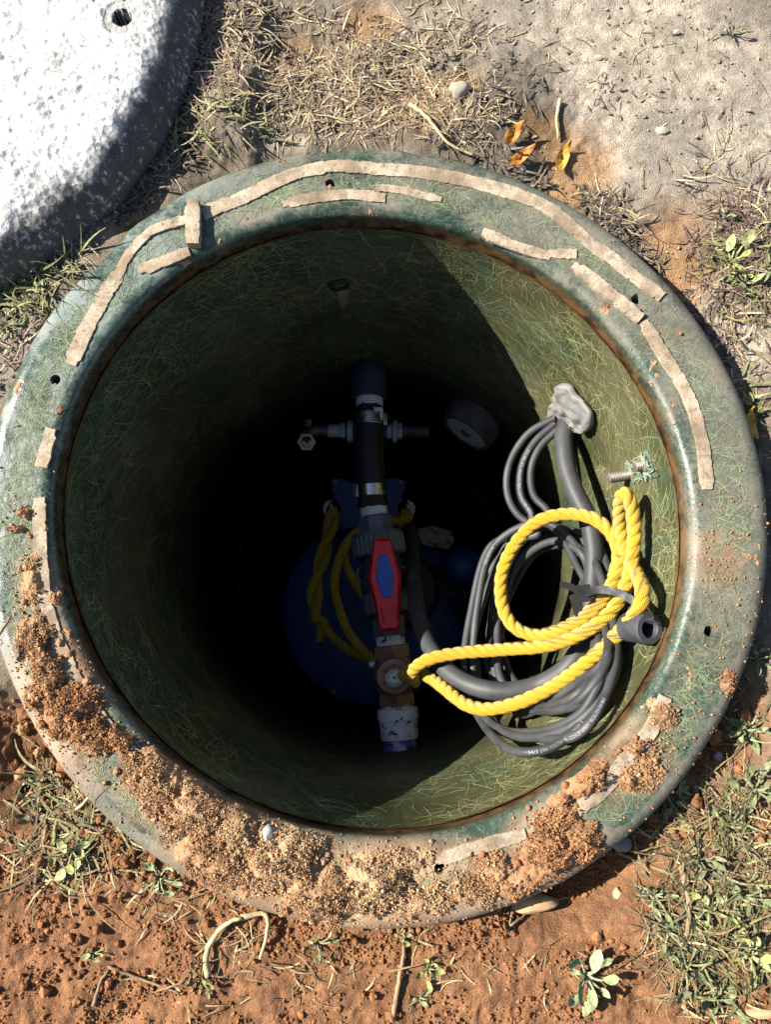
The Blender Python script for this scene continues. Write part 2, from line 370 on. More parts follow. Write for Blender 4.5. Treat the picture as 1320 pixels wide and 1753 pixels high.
# ================================================================== THE GROUND
RI = [0.3118, -0.0027, -0.0012, 0.0024, -0.0061]
RO = [0.3896, 0.0012, -0.0021, 0.0002, -0.0027, 0.0009, 0.0006, 0.001, 0.0007]
def four(c, th):
    r = c[0] + 0 * th
    for k in range(1, len(c) // 2 + 1): r = r + c[2 * k - 1] * np.cos(k * th) + c[2 * k] * np.sin(k * th)
    return r
def clay_mask(px, py):
    wob = 90 * (fbm(px, py, 130, 4, 1) - .5)
    o_ = 260 * (sstep(1330, 1900, px) + sstep(-20, -500, px)); wob = wob * (1 + o_ / 60); a = sstep(1140 - o_, 1215 + o_, py + wob) * (1 - sstep(180, 330, px) * (1 - sstep(1330, 1420, py + wob)))
    a = np.maximum(a, sstep(1330, 1420, py + wob))
    a = np.maximum(a, blob(px, py, 1260, 1250, 110, 110))
    return np.clip(a, 0, 1)
def sand_mask(px, py):
    m = 0
    for b in ((1165, 430, 85, 95, 0), (985, 285, 75, 80, 35), (500, 85, 75, 38, 0), (715, 165, 80, 55, 20), (950, 230, 90, 40, 40), (630, 25, 60, 40, 0), (215, 355, 45, 45, -35), (790, 130, 40, 30, 0)):
        m = np.maximum(m, blob(px, py, *b))
    return m
def pale_mask(px, py):
    m = np.maximum(blob(px, py, 1130, 120, 420, 250, 25, .6), blob(px, py, 1270, 560, 90, 110))
    m = np.maximum(m, .75 * blob(px, py, 620, 20, 90, 60)); m = np.maximum(m, .8 * blob(px, py, 470, 235, 80, 22))
    m = np.maximum(m, .7 * blob(px, py, 25, 590, 90, 90)); return m
def ground_z(x, y, px, py):
    th = np.arctan2(y, x); r = np.hypot(x, y)
    c = clay_mask(px, py); near = 1 - sstep(.0, .10, r - four(RO, th))
    z = -.014 + .012 * (fbm(x, y, .16, 4, 0) - .5)
    z = z + .010 * blob(px, py, 640, 200, 420, 90) * (1)            # soil banked up against the far rim
    z = z + .012 * blob(px, py, 200, 380, 240, 60, -40) + .016 * blob(px, py, 385, 110, 70, 170)
    z = z - c * .016 - .022 * blob(px, py, 1010, 1540, 150, 60, -25) - .012 * blob(px, py, 60, 1300, 90, 130)
    rough = .35 + .7 * blob(px, py, 560, 150, 300, 160) + .5 * blob(px, py, 900, 190, 180, 130) + .9 * c * (1 - .75 * blob(px, py, 720, 1690, 330, 75) - .6 * blob(px, py, 1010, 1620, 130, 70) - .6 * blob(px, py, 170, 1640, 150, 90))
    z = z + rough * (.011 * (fbm(x, y, .035, 4, 3) - .5) + .0045 * (np.abs(fbm(x, y, .018, 3, 5) - .5) * -2 + .25))
    z = z + (.3 + c) * .0030 * (fbm(x, y, .007, 3, 6) - .5)
    sand = sand_mask(px, py); z = z - .006 * sand * (1 - c)
    z = z - .022 * near * sstep(.30, .9, np.cos(th - rad(-10))) * 1.0    # undercut on the right of the rim
    z = np.where(r < four(RO, th) + .012, np.minimum(z, -.018 - (.012 * c)), z) if False else z
    return z
def ground():
    fine = np.arange(-.66, .6601, .0016); yf = np.arange(-.72, .9001, .0016)
    def ext(a):
        s = .004; lo = [a[0]]; hi = [a[-1]]
        while hi[-1] < 40: s *= 1.35; hi.append(hi[-1] + s); lo.append(lo[-1] - s)
        return np.r_[lo[:0:-1], a, hi[1:]]
    X = ext(fine); Y = ext(yf); nx, ny = len(X), len(Y)
    x, y = np.meshgrid(X, Y); x = x.ravel(); y = y.ravel()
    q = np.clip((project(np.stack([np.clip(x, -.9, .9), np.clip(y, -.9, 1.1), 0 * x], 1))), -900, 2600); px, py = q
    z = ground_z(x, y, px, py)
    far = sstep(1.2, 6, np.hypot(x, y)); z = z * (1 - far) - .02 * far + .25 * far * (fbm(x, y, 9, 3, 4) - .5)
    c = clay_mask(px, py); s = sand_mask(px, py); p = pale_mask(px, py)
    n1 = fbm(x, y, .05, 5, 2)[:, None]; n2 = fbm(x, y, .012, 3, 4)[:, None]
    base = (np.array([.175, .14, .10]) * (.55 + .9 * n1))
    pale = np.array([.36, .305, .235]) * (.70 + .6 * n1) ; pale = pale * (.7 + .6 * n2); gp = sstep(.46, .6, fbm(x, y, .09, 5, 5))[:, None] * .6; pale = pale * (1 - gp) + np.array([.235, .205, .165]) * gp
    sand = np.array([.30, .175, .085]) * (.75 + .5 * n1)
    clay = np.array([.25, .122, .058]) * (.65 + .7 * n1); clay2 = np.array([.13, .064, .036])
    clay = clay * (1 - .5 * sstep(.5, .7, n2)) + clay2 * .5 * sstep(.5, .7, n2)
    col = base; col = col + (pale - col) * p[:, None]; col = col + (sand - col) * (s * .9)[:, None]; col = col + (clay - col) * c[:, None]
    dk = blob(px, py, 890, 170, 90, 110, 15)[:, None] * (1 - c[:, None]); col = col * (1 - .45 * dk)  # shadow zone painted into the soil colour
    dk = blob(px, py, 40, 1320, 120, 140)[:, None]; col = col * (1 - .35 * dk)
    th = np.arctan2(y, x); inside = np.hypot(x, y) < four(RO, th) - .012
    i = (np.arange(ny - 1)[:, None] * nx + np.arange(nx - 1)[None]).ravel()
    Q = np.stack([i, i + 1, i + 1 + nx, i + nx], 1); keep = ~inside[Q].all(1); Q = Q[keep]
    used = np.zeros(len(x), bool); used[Q.ravel()] = True; idx = np.cumsum(used) - 1
    o = link('ground', mesh('ground', np.stack([x, y, z], 1)[used], idx[Q], True, col=col[used]), MAT['soil']); tag(o, kind='structure')
ground()

# ================================================================== THE BASIN
basin = empty('pump_basin', (0, 0, 0), 'round green fibreglass pump basin with wide dusty rim, sunk in the ground', 'basin')
HOLES = [(565, 314), (94, 650), (1090, 512), (1215, 1081), (753, 1487)]
hxy = np.array([P(x, y, 0)[:2] for x, y in HOLES]); HR = .0052
DIRT = [(105, 1190, 70, 150, -20, 1.), (60, 1010, 40, 110, 0, .7), (300, 1370, 120, 70, 35, 1.), (480, 1480, 170, 75, 15, 1.), (640, 1520, 190, 85, 0, 1.), (480, 1480, 220, 80, 15, 1.), (800, 1500, 120, 60, -5, .75), (940, 1450, 80, 70, -30, .9), (1080, 1300, 90, 60, -50, .55), (1230, 960, 45, 60, 0, .5), (410, 1420, 60, 60, 20, 1.)]
def dirt_amt(px, py):
    m = 0
    for a in DIRT: m = np.maximum(m, blob(px, py, *a[:5]) * a[5])
    return m
def rim():
    nt_, prof = 1560, []
    # (u from inner to outer edge in metres, negative = measured back from the outer edge), z
    for z in (-.034, -.026, -.019, -.012): prof.append((0., z))
    for a in range(0, 91, 15): prof.append((.010 - .010 * math.cos(rad(a)), -.010 + .010 * math.sin(rad(a))))
    k = len(prof); M1 = 44
    for i in range(1, M1): prof.append((('f', i / M1), 0))
    for a in range(90, -1, -15): prof.append((('o', .016 - .016 * math.cos(rad(a))), -.014 + .014 * math.sin(rad(a))))
    for z in (-.022, -.035, -.05, -.075): prof.append((('o', .0), z))
    th = np.linspace(0, 2 * np.pi, nt_, endpoint=False); ri = four(RI, th); ro = four(RO, th)
    Rr, Z = [], []
    for u, z in prof:
        if isinstance(u, tuple): r = (ri + .010) + (ro - .016 - ri - .010) * u[1] if u[0] == 'f' else ro - u[1]
        else: r = ri + u
        Rr.append(r); Z.append(np.full(nt_, z))
    Rr = np.array(Rr); Z = np.array(Z); T = np.broadcast_to(th, Rr.shape)
    x = (Rr * np.cos(T)); y = (Rr * np.sin(T)); z = Z.copy()
    px, py = project(np.stack([x, y, z], -1)); da = dirt_amt(px, py)
    z = z + .0022 * (fbm(x, y, .06, 3, 1) - .5) + .0007 * (fbm(x, y, .012, 3, 2) - .5)
    for hx, hy in hxy:
        dx, dy = x - hx, y - hy; d = np.hypot(dx, dy); ins = d < HR - .0002; sn = (d >= HR - .0002) & (d < HR + .0013)
        f = np.where(sn, HR / np.maximum(d, 1e-6), np.where(ins, np.minimum(.93, .93 * HR / np.maximum(d, 1e-6)) * np.where(d > HR - .0014, 1, 1), 1))
        f = np.where(ins & (d < HR - .0014), 1, f)
        x = np.where(sn | ins, hx + dx * f, x); y = np.where(sn | ins, hy + dy * f, y); z = np.where(ins, z - .028, z)
    dust = .50 + .10 * blob(px, py, 700, 330, 420, 120) + .22 * blob(px, py, 1080, 480, 200, 200, 40) + .22 * blob(px, py, 1220, 800, 110, 300) - .18 * blob(px, py, 110, 950, 160, 250) + .05 * blob(px, py, 170, 500, 150, 180)
    dust = dust - .2 * blob(px, py, 1130, 1250, 160, 200) - .3 * sstep(-.003, -.012, z) * (py < 700) - .12 * blob(px, py, 640, 270, 500, 22)
    u0 = (np.hypot(x, y) - ri[None]) ; dust = dust - .2 * (1 - sstep(.008, .015, u0)) + .3 * (1 - sstep(.0, .02, np.abs(u0 - .012))) * blob(px, py, 1000, 1330, 130, 130, -40)
    dust = dust + .45 * sstep(.0, .004, .016 - (ro[None] - np.hypot(x, y))) * (py > 1050) * .9
    blue = np.clip(sstep(520, 200, px) * sstep(1400, 1000, py) * 1.0 + .05, 0, 1)
    rust = (.35 * sstep(-.008, -.012, z) + .65 * sstep(-.014, -.022, z)) * (u0 < .006)
    n = nt_; m = len(prof); i = np.arange(m - 1)[:, None] * n; j = np.arange(n)[None]; k = (j + 1) % n
    Q = np.stack([i + j, i + k + 0 * i, i + n + k, i + n + j], -1).reshape(-1, 4)[:, ::-1]
    me = mesh('rim', np.stack([x, y, z], -1).reshape(-1, 3), Q, True, 40, attrs=dict(dust=dust.ravel(), dirt=da.ravel(), blue=blue.ravel(), rust=rust.ravel()))
    link('rim', me, MAT['rim'], basin)
rim()
FLOORZ = -.97
def wall_r(z): k = float(sstep(-.02, -.20, z)); return .3105 * (1 - k) + .300 * k
def wall():
    n = 360; zs = np.r_[np.linspace(-.028, -.05, 6), np.linspace(-.06, FLOORZ, 60)]; th = np.linspace(0, 2 * np.pi, n, endpoint=False)
    r0 = four(RI, th) ; Z, T = np.meshgrid(zs, th, indexing='ij')
    k = sstep(-.02, -.20, Z); R = (r0[None] - .0015) * (1 - k) + .300 * k + .0022 * (fbm(T * .3 * 1, Z, .08, 3, 2) - .5)
    V = np.stack([R * np.cos(T), R * np.sin(T), Z], -1).reshape(-1, 3)
    m = len(zs); i = np.arange(m - 1)[:, None] * n; j = np.arange(n)[None]; kk = (j + 1) % n
    Q = np.stack([i + j, i + kk + 0 * i, i + n + kk, i + n + j], -1).reshape(-1, 4)[:, ::-1]
    rust = .8 * (1 - sstep(.003, .011, -Z - .026)) 
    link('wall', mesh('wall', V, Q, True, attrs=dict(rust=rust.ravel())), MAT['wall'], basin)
    link('floor', mesh('floor', np.vstack([[[.302 * math.cos(a), .302 * math.sin(a), FLOORZ] for a in th]]), [tuple(range(n))], False), MAT['floor'], basin)
    # seam where floor meets wall
    V, Q, uv = tube([[.2985 * math.cos(a), .2985 * math.sin(a), FLOORZ + .001] for a in np.linspace(0, 2 * np.pi, 160)], .0014, 6, False)
    link('floor_seam', mesh('floor_seam', V, Q), simple('seam_resin', (.10, .095, .085), .5), basin)
wall()
def strips_on(name, N, pos, nrm, tan, L, W, C, parent, curv=.15, seg=3):
    """N thin glass strands lying on a surface; pos/nrm/tan give the local frame"""
    bit = np.cross(nrm, tan); a = np.linspace(-.5, .5, seg + 1); V = []
    kk = RNG.normal(0, curv, N)
    for t in a:
        c = pos(t, L, tan, bit, kk)
        V.append(c[0]); V.append(c[1])
    V = np.stack(V, 1)                       # N, 2(seg+1), 3
    base = np.arange(N)[:, None] * (2 * (seg + 1)); Q = np.concatenate([np.stack([base[:, 0] + 2 * s, base[:, 0] + 2 * s + 1, base[:, 0] + 2 * s + 3, base[:, 0] + 2 * s + 2], 1) for s in range(seg)])
    o = link(name, mesh(name, V.reshape(-1, 3), Q, False, col=np.repeat(C, 2 * (seg + 1), 0)), MAT['fibre'], parent); tag(o, kind='stuff'); return o
def wall_fibres():
    N = 22000; th = RNG.uniform(0, 2 * np.pi, N); z = -.032 - .62 * RNG.random(N)**1.25
    keep = fbm(th * .3, z, .07, 4, 5) + .35 * RNG.random(N) > .52; th, z = th[keep], z[keep]; N = len(th)
    an = RNG.normal(0, 1, N) * .9 + .55; L = RNG.uniform(.012, .042, N); W = RNG.uniform(.00014, .00038, N)
    kk = RNG.normal(0, .09, N); V = []
    for t in np.linspace(-.5, .5, 4):
        ang = an + kk * t * 2; s = L * t
        for sd in (-1, 1):
            du = s * np.cos(ang) - sd * W * np.sin(ang); dz = s * np.sin(ang) + sd * W * np.cos(ang)
            zz = np.minimum(z + dz, -.030); tt = th + du / .3; k = sstep(-.02, -.20, zz)
            R = (four(RI, tt) - .0015) * (1 - k) + .300 * k + .0022 * (fbm((tt % (2 * np.pi)) * .3, zz, .08, 3, 2) - .5) - .0005
            V.append(np.stack([R * np.cos(tt), R * np.sin(tt), zz], 1))
    V = np.stack(V, 1); b = np.arange(N) * 8; Q = np.concatenate([np.stack([b + 2 * s, b + 2 * s + 1, b + 2 * s + 3, b + 2 * s + 2], 1) for s in range(3)])
    g = fbm(th * .3, z, .05, 4, 1)[:, None]; teal = sstep(.52, .62, fbm(th * .3, z, .10, 3, 6))[:, None]
    C = np.array([.26, .255, .115]) * (1 - teal) + np.array([.21, .26, .135]) * teal
    C = C * RNG.uniform(.3, 1.25, (N, 1)) * (.6 + .8 * g); C = C * (1 - .93 * sstep(-.34, -.55, z + .3 * (fbm(th * .3, z, .12, 3, 2) - .5)))[:, None]  # strands darken with depth too, continuing the wall's painted shade
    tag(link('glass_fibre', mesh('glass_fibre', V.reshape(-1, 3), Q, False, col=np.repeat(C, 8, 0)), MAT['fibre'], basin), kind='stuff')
wall_fibres()
def rim_fibres():
    N = 11000; th = RNG.uniform(0, 2 * np.pi, N); u = RNG.random(N)
    r = four(RI, th) + .014 + u * (four(RO, th) - four(RI, th) - .034); x = r * np.cos(th); y = r * np.sin(th)
    px, py = project(np.stack([x, y, 0 * x], 1))
    den = .38 + .62 * np.maximum.reduce([blob(px, py, 90, 950, 120, 380), blob(px, py, 1150, 1260, 160, 200), blob(px, py, 270, 1400, 200, 80, 35), blob(px, py, 740, 350, 60, 22), blob(px, py, 560, 340, 140, 30), blob(px, py, 1010, 440, 30, 30), blob(px, py, 150, 620, 100, 120), blob(px, py, 1270, 850, 50, 120)])
    k = RNG.random(N) < den; x, y = x[k], y[k]; N = len(x)
    an = RNG.uniform(0, np.pi, N); L = RNG.uniform(.006, .022, N); W = RNG.uniform(.00010, .00026, N); kk = RNG.normal(0, .12, N); V = []
    for t in np.linspace(-.5, .5, 4):
        ang = an + kk * t * 2
        for sd in (-1, 1):
            xx = x + L * t * np.cos(ang) - sd * W * np.sin(ang); yy = y + L * t * np.sin(ang) + sd * W * np.cos(ang)
            zz = .0022 * (fbm(xx, yy, .06, 3, 1) - .5) + .0007 * (fbm(xx, yy, .012, 3, 2) - .5) + .0004
            V.append(np.stack([xx, yy, zz], 1))
    V = np.stack(V, 1)
    ok = np.ones(N, bool)
    for hx, hy in hxy: ok &= np.hypot(V[:, :, 0] - hx, V[:, :, 1] - hy).min(1) > HR + .001
    rr = np.hypot(V[:, :, 0], V[:, :, 1]); tt = np.arctan2(V[:, :, 1], V[:, :, 0]); ok &= ((rr > four(RI, tt) + .012) & (rr < four(RO, tt) - .018)).all(1)
    V = V[ok]; N = len(V); b = np.arange(N) * 8; Q = np.concatenate([np.stack([b + 2 * s, b + 2 * s + 1, b + 2 * s + 3, b + 2 * s + 2], 1) for s in range(3)])
    C = np.array([.25, .29, .17]) * RNG.uniform(.3, 1.1, (N, 1))
    tag(link('glass_fibre', mesh('rim_fibre', V.reshape(-1, 3), Q, False, col=np.repeat(C, 8, 0)), MAT['fibre'], basin), kind='stuff')
rim_fibres()
# vent hole with its drip stain in the far wall
c = onwall(580, 486, .3025); nrm = -unit([c[0], c[1], 0])
lathe('drain_hole', c - nrm * .002, c + nrm * .0035, [(0, .0135), (.8, .0135), (1, .0125), (1, .0095), (.1, .009)], MAT['hose'], basin, 28)
V = []; 
for t in np.linspace(0, 1, 9):
    z = c[2] - .012 - .05 * t; wd = .008 * (1 - .55 * t); a0 = math.atan2(c[1], c[0]) - .012
    for s in (-1, 1): V.append([(wall_r(z) - .002) * math.cos(a0 + s * wd / .3), (wall_r(z) - .002) * math.sin(a0 + s * wd / .3), z])
link('drip_stain', mesh('drip_stain', V, [(2 * i, 2 * i + 1, 2 * i + 3, 2 * i + 2) for i in range(8)]), simple('tan_drip', (.17, .125, .06), .6, var=.5), basin)
# square glass patch under the studs
V = []; Fc = []; pp = [(1058, 796), (1106, 764), (1126, 816), (1072, 838)]
g = 8
for i in range(g + 1):
    for j in range(g + 1):
        u, v = i / g, j / g; q = (1 - u) * (1 - v) * np.array(pp[0]) + u * (1 - v) * np.array(pp[1]) + u * v * np.array(pp[2]) + (1 - u) * v * np.array(pp[3]) + RNG.normal(0, 2.2, 2)
        V.append(onwall(q[0], q[1], .3035 + .0004 * random.random() + (.0015 if i in (0, g) or j in (0, g) else 0)))
Fc = [(i * (g + 1) + j, i * (g + 1) + j + 1, (i + 1) * (g + 1) + j + 1, (i + 1) * (g + 1) + j) for i in range(g) for j in range(g)]
pm = NT('patch_resin', .4); pc = pm.mix(pm.ramp(pm.noise(120, 5, .7), .42, .6), (.07, .10, .065), (.15, .18, .115)); pm.bump(pm.noise(200, 5), .001)
link('mounting_patch', mesh('mounting_patch', V, Fc), pm.fin(pc), basin)
V = []; Q = []; Cc = []
for k in range(110):
    u, v = random.uniform(.12, .88), random.uniform(.12, .88); q = (1 - u) * (1 - v) * np.array(pp[0]) + u * (1 - v) * np.array(pp[1]) + u * v * np.array(pp[2]) + (1 - u) * v * np.array(pp[3])
    a = random.uniform(0, math.pi); l = random.uniform(6, 15); d = np.array([math.cos(a), math.sin(a)]); e = np.array([-d[1], d[0]]) * random.uniform(.5, 1.0); b = len(V)
    for t in (-.5, .5):
        for s in (-1, 1): V.append(onwall(*(q + d * l * t + e * s), .3018))
    Q.append([b, b + 1, b + 3, b + 2]); Cc += [np.array([.30, .36, .25]) * random.uniform(.35, 1)] * 4
tag(link('patch_fibre', mesh('patch_fibre', V, np.array(Q), False, col=np.array(Cc)), MAT['fibre'], basin), kind='stuff')
# dark inlet hub in the far right wall
hb = empty('inlet_hub', onwall(828, 705, .299), 'dark dusty inlet hub with pale grey face jutting from the shaded wall', 'pipe fitting')
c1 = P(797, 742, -.53); ax = unit(np.array([-.58, -.80, .06])); c0 = c1 - ax * .085; R_ = .048
lathe('hub_body', c0, c1, [(0, R_ * 1.18), (.35, R_ * 1.16), (.42, R_ * 1.04), (.9, R_), (1, R_ * .96), (1, R_ * .82), (.8, R_ * .8)], MAT['hub'], hb, 40)
lathe('hub_face', c1 - ax * .006, c1 - ax * .001, [(0, R_ * .8), (1, R_ * .8)], MAT['hub_face'], hb, 40)
lathe('hub_plug', c1 - ax * .001, c1 + ax * .002, [(0, R_ * .2), (1, R_ * .16)], MAT['hub'], hb, 16)

# ================================================================== THE LID
def lid():
    C = np.array([-.556, .548]); n = 900
    prof = [(.368, -.02), (.368, .004), (.366, .012), (.362, .020), (.357, .028), (.351, .035), (.344, .040), (.336, .0435), (.328, .0455), (.318, .0465)] + [(r, .047) for r in np.linspace(.314, .004, 150)]
    th = np.linspace(0, 2 * np.pi, n, endpoint=False); R, T = np.meshgrid([p[0] for p in prof], th, indexing='ij'); Z = np.repeat([[p[1]] for p in prof], n, 1)
    x = C[0] + R * np.cos(T); y = C[1] + R * np.sin(T)
    bumps = .0060 * (fbm(x, y, .025, 4, 3) - .5) + .0050 * (fbm(x, y, .009, 3, 5) - .5); edge = sstep(.30, .33, R) * (R < .362)
    R = R + edge * .010 * (fbm(x, y, .05, 4, 2) - .5); x = C[0] + R * np.cos(T); y = C[1] + R * np.sin(T)
    Z = Z + bumps * (Z > .006) + edge * .006 * (fbm(x, y, .04, 3, 6) - .5)
    h = P(207, 26, .047); d = np.hypot(x - h[0], y - h[1]); Z = np.where(d < .0085, -.02, np.where(d < .020, .044 + (Z - .047) * .2, Z))
    k = len(prof); i = np.arange(k - 1)[:, None] * n; j = np.arange(n)[None]; kk = (j + 1) % n
    Q = np.stack([i + j, i + kk + 0 * i, i + n + kk, i + n + j], -1).reshape(-1, 4)
    side = sstep(.044, .036, Z) * (R > .32)  # flank mask: shade of the lid's side is painted as darker colour
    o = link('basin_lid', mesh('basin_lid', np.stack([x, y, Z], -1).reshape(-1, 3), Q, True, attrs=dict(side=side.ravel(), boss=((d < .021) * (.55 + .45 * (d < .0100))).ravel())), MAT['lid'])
    tag(o, 'thick round white speckled lid with a bolt hole, lying on the grass', 'lid')
lid()

# ================================================================== OLD TAPE STRIPS ON THE RIM
def strip(pts, wpx, label, h=.0008, mt='strip', lift=0., seed=None):
    seed = random.random() * 50
    p = smoothpath([P(x, y, .001) for x, y in pts], .0025); T = np.gradient(p, axis=0); T[:, 2] = 0; T /= np.linalg.norm(T, axis=1)[:, None]; B = np.stack([-T[:, 1], T[:, 0], 0 * T[:, 0]], 1)
    m = len(p); s = np.arange(m) * .0025; hw = wpx * mpp(p[0]) / 2
    wl = hw * (1 + .45 * (fbm(s, 0 * s + seed, .02, 4, 1) - .5) + RNG.normal(0, .02, m) - .2 * (RNG.random(m) < .03)); wr = hw * (1 + .45 * (fbm(s, 0 * s + seed + 5, .02, 4, 2) - .5) + RNG.normal(0, .02, m) - .2 * (RNG.random(m) < .03))
    for e in (0, 1):                                   # torn ends
        k = slice(0, 3) if e == 0 else slice(m - 3, m); wl[k] *= random.uniform(.55, 1.05); wr[k] *= random.uniform(.55, 1.05)
    zt = h + .0012 * (fbm(s, 0 * s + seed, .03, 3, 3) - .4) + lift * np.linspace(0, 1, m)**2
    rows = [p - B * wr[:, None] + [0, 0, -.0015], p - B * wr[:, None] * .97 + np.c_[0 * s, 0 * s, zt * .9], p + np.c_[0 * s, 0 * s, zt * 1.05], p + B * wl[:, None] * .97 + np.c_[0 * s, 0 * s, zt * .9], p + B * wl[:, None] + [0, 0, -.0015]]
    V = np.stack(rows, 1); V[:, 1:4] += RNG.normal(0, .00025, (m, 3, 3)); V = V.reshape(-1, 3); b = np.arange(m - 1) * 5
    Q = np.concatenate([np.stack([b + k, b + k + 1, b + k + 6, b + k + 5], 1) for k in range(4)])[:, ::-1]
    Q = Q.tolist() + [[0, 1, 2, 3, 4], [(m - 1) * 5 + k for k in (4, 3, 2, 1, 0)]]
    o = link('tape_strip', mesh('tape_strip', V, Q, True, 50), MAT[mt]); tag(o, label, 'tape strip', 'old tape strips on the rim')
strip([(120, 624), (150, 560), (182, 500), (208, 462)], 27, 'short straight tan tape strip on the upper left rim, ending above the bolt hole')
strip([(198, 478), (222, 432), (262, 394), (300, 382), (322, 374)], 17, 'narrow frayed tan tape strip curling along the upper left rim', lift=.002)
strip([(346, 366), (420, 336), (490, 304), (560, 286), (660, 290), (740, 299), (830, 317), (920, 346), (966, 376), (1008, 414), (1060, 452), (1133, 510)], 24, 'longest tan tape strip sweeping round the far rim in one arc')
strip([(334, 350), (332, 385), (330, 424)], 25, 'short dark brown upright tape piece crossing the strip at the upper left rim', h=.010)
strip([(238, 463), (280, 447), (323, 430)], 21, 'short straight tan tape piece just above the inner lip, upper left')
strip([(484, 350), (540, 338), (600, 333), (660, 337)], 20, 'tan tape piece below the far bolt hole, nearest the inner lip')
strip([(642, 321), (690, 327), (756, 342)], 15, 'thin tan tape scrap right of the far bolt hole')
strip([(826, 397), (880, 420), (942, 440)], 19, 'tan tape piece at upper right close beside the inner lip')
strip([(940, 432), (962, 434), (987, 436)], 19, 'smallest tape scrap, a pale chip between two strips at upper right')
strip([(982, 454), (1043, 503), (1098, 546)], 22, 'thick tan tape piece left of the right hand bolt hole', h=.003)
strip([(1102, 550), (1142, 614), (1180, 680), (1202, 750), (1213, 838)], 23, 'long curved tan tape strip down the right rim, pointed at its lower end')
strip([(88, 734), (78, 768), (70, 800)], 22, 'short pale tape piece on the left rim below the bolt hole')
strip([(66, 852), (68, 930), (72, 1000), (86, 1060), (112, 1128), (160, 1215), (210, 1275), (262, 1320)], 24, 'long pale tape strip on the left rim half buried in soil crumbs')
strip([(748, 1473), (800, 1456), (854, 1440), (900, 1428)], 22, 'grey cracked tape strip on the near rim, right of the bolt hole')
strip([(985, 1389), (1040, 1345), (1078, 1293), (1113, 1254), (1138, 1192)], 26, 'grey dusty tape strip on the lower right rim between red clods')

# ================================================================== THE PUMP (down in the shade)
pump = empty('sewage_pump', P(635, 1045, FLOORZ), 'blue pump on the dark floor under the pipework', 'pump')
pc_ = P(640, 1045, -.80); pz = -.80
lathe('pump_body', [pc_[0], pc_[1], FLOORZ + .03], [pc_[0], pc_[1], pz], [(0, .15), (.1, .185), (.8, .188), (.93, .182), (1, .165), (1, .10)], MAT['pump'], pump, 64)
mc = P(690, 1010, -.70)
lathe('motor_housing', [mc[0], mc[1], -.80], [mc[0], mc[1], -.70], [(0, .075), (.85, .072), (1, .06)], MAT['iron'], pump, 40)
fl = [(567, 822), (580, 817), (600, 826), (622, 819), (668, 819), (680, 817), (694, 822), (695, 834), (688, 850), (697, 868), (700, 905), (560, 905), (556, 872), (571, 850), (566, 834)]
prism('discharge_flange', fl, -.72, -.76, MAT['pump'], pump, .003, .003)
for x, y in ((573, 826), (686, 827), (566, 936)):
    b = P(x, y, -.722 if y < 900 else -.785); lathe('flange_bolt', b, b + [0, 0, .008], [(0, .0075), (.8, .0075), (1, .005)], MAT['bolt'], pump, 6, 30)
for x, y, a in ((567, 868, .5), (697, 868, -.5)):
    b = P(x, y, -.70); e = lathe('lifting_eye', b + np.array([0, 0, -.035]), b + np.array([0, 0, -.02]), [(0, .017), (1, .017)], MAT['nylon'], pump, 24)
    ring = np.array([b + np.array([.010 * math.sin(a) * math.cos(t), .014 * math.cos(t), .020 * math.sin(t) - .003]) for t in np.linspace(0, 2 * np.pi, 28)])
    V, Q, uv = tube(ring, .0032, 10, False); link('shackle', mesh('shackle', V, Q), MAT['steel'], pump)
cc = P(797, 968, -.74); lathe('float_cap', cc + np.array([0, 0, -.05]), cc, [(0, .04), (.4, .04), (.75, .033), (.93, .02), (1, .006)], MAT['pump'], pump, 32)
prism('paper_tag', [(715, 905), (740, 900), (772, 908), (778, 925), (768, 940), (730, 935), (712, 922)], -.74, -.744, MAT['tan'], pump, .001, .001)
for x, y in ((568, 1185), (618, 1180)):
    b = P(x, y, -.80); V, Q, uv = tube([b + np.array([0, 0, -.1]), b, b + np.array([.015, -.012, -.01]), b + np.array([.018, -.016, -.12])], .008, 10); link('foot', mesh('foot', V, Q), MAT['bolt'], pump)
ck = [P(700 + 14 * math.sin(i), 905 + 18 * i, -.62 + .012 * math.cos(2 * i)) for i in range(6)]
V, Q, uv = tube(smoothpath(ck), .008, 10); link('power_lead', mesh('power_lead', V, Q), MAT['cable'], pump)
for k in range(5):
    b = P(random.uniform(735, 790), random.uniform(960, 1060), -.76); V, Q, uv = tube(smoothpath([b + RNG.normal(0, .02, 3) * [1, 1, .3] for _ in range(5)]), .0035, 8); link('lead_wire', mesh('lead_wire', V, Q), MAT['iron'], pump)

# ================================================================== THE DISCHARGE PIPE
AX = [(612, 632.5), (690, 632.5), (780, 632.5), (840, 636), (885, 641), (985, 655), (1085, 667), (1158, 676), (1282, 686)]
PZ = -.44
def axp(y): return P(np.interp(y, [a[0] for a in AX], [a[1] for a in AX]), y, PZ)
PM = mpp(axp(950))
pipe = empty('discharge_pipe', axp(985), 'jointed discharge pipe crossing the basin, from dark elbow to white adapter', 'pipe')
def seg(name, y0, y1, wpx, mt, n=36, parent=None, prof=None, phase=0.):
    r = wpx * PM / 2
    pr = prof or [(0, r * .93), (.06, r), (.94, r), (1, r * .93)]
    if prof: pr = [(t, f * r) for t, f in prof]
    return lathe(name, axp(y0), axp(y1), pr, mt, parent or pipe, n, 30 if n > 12 else 20, phase)
def thread(turns): return [(0, .96)] + [(i / (2 * turns), 1. if i % 2 else .94) for i in range(1, 2 * turns)] + [(1, .96)]
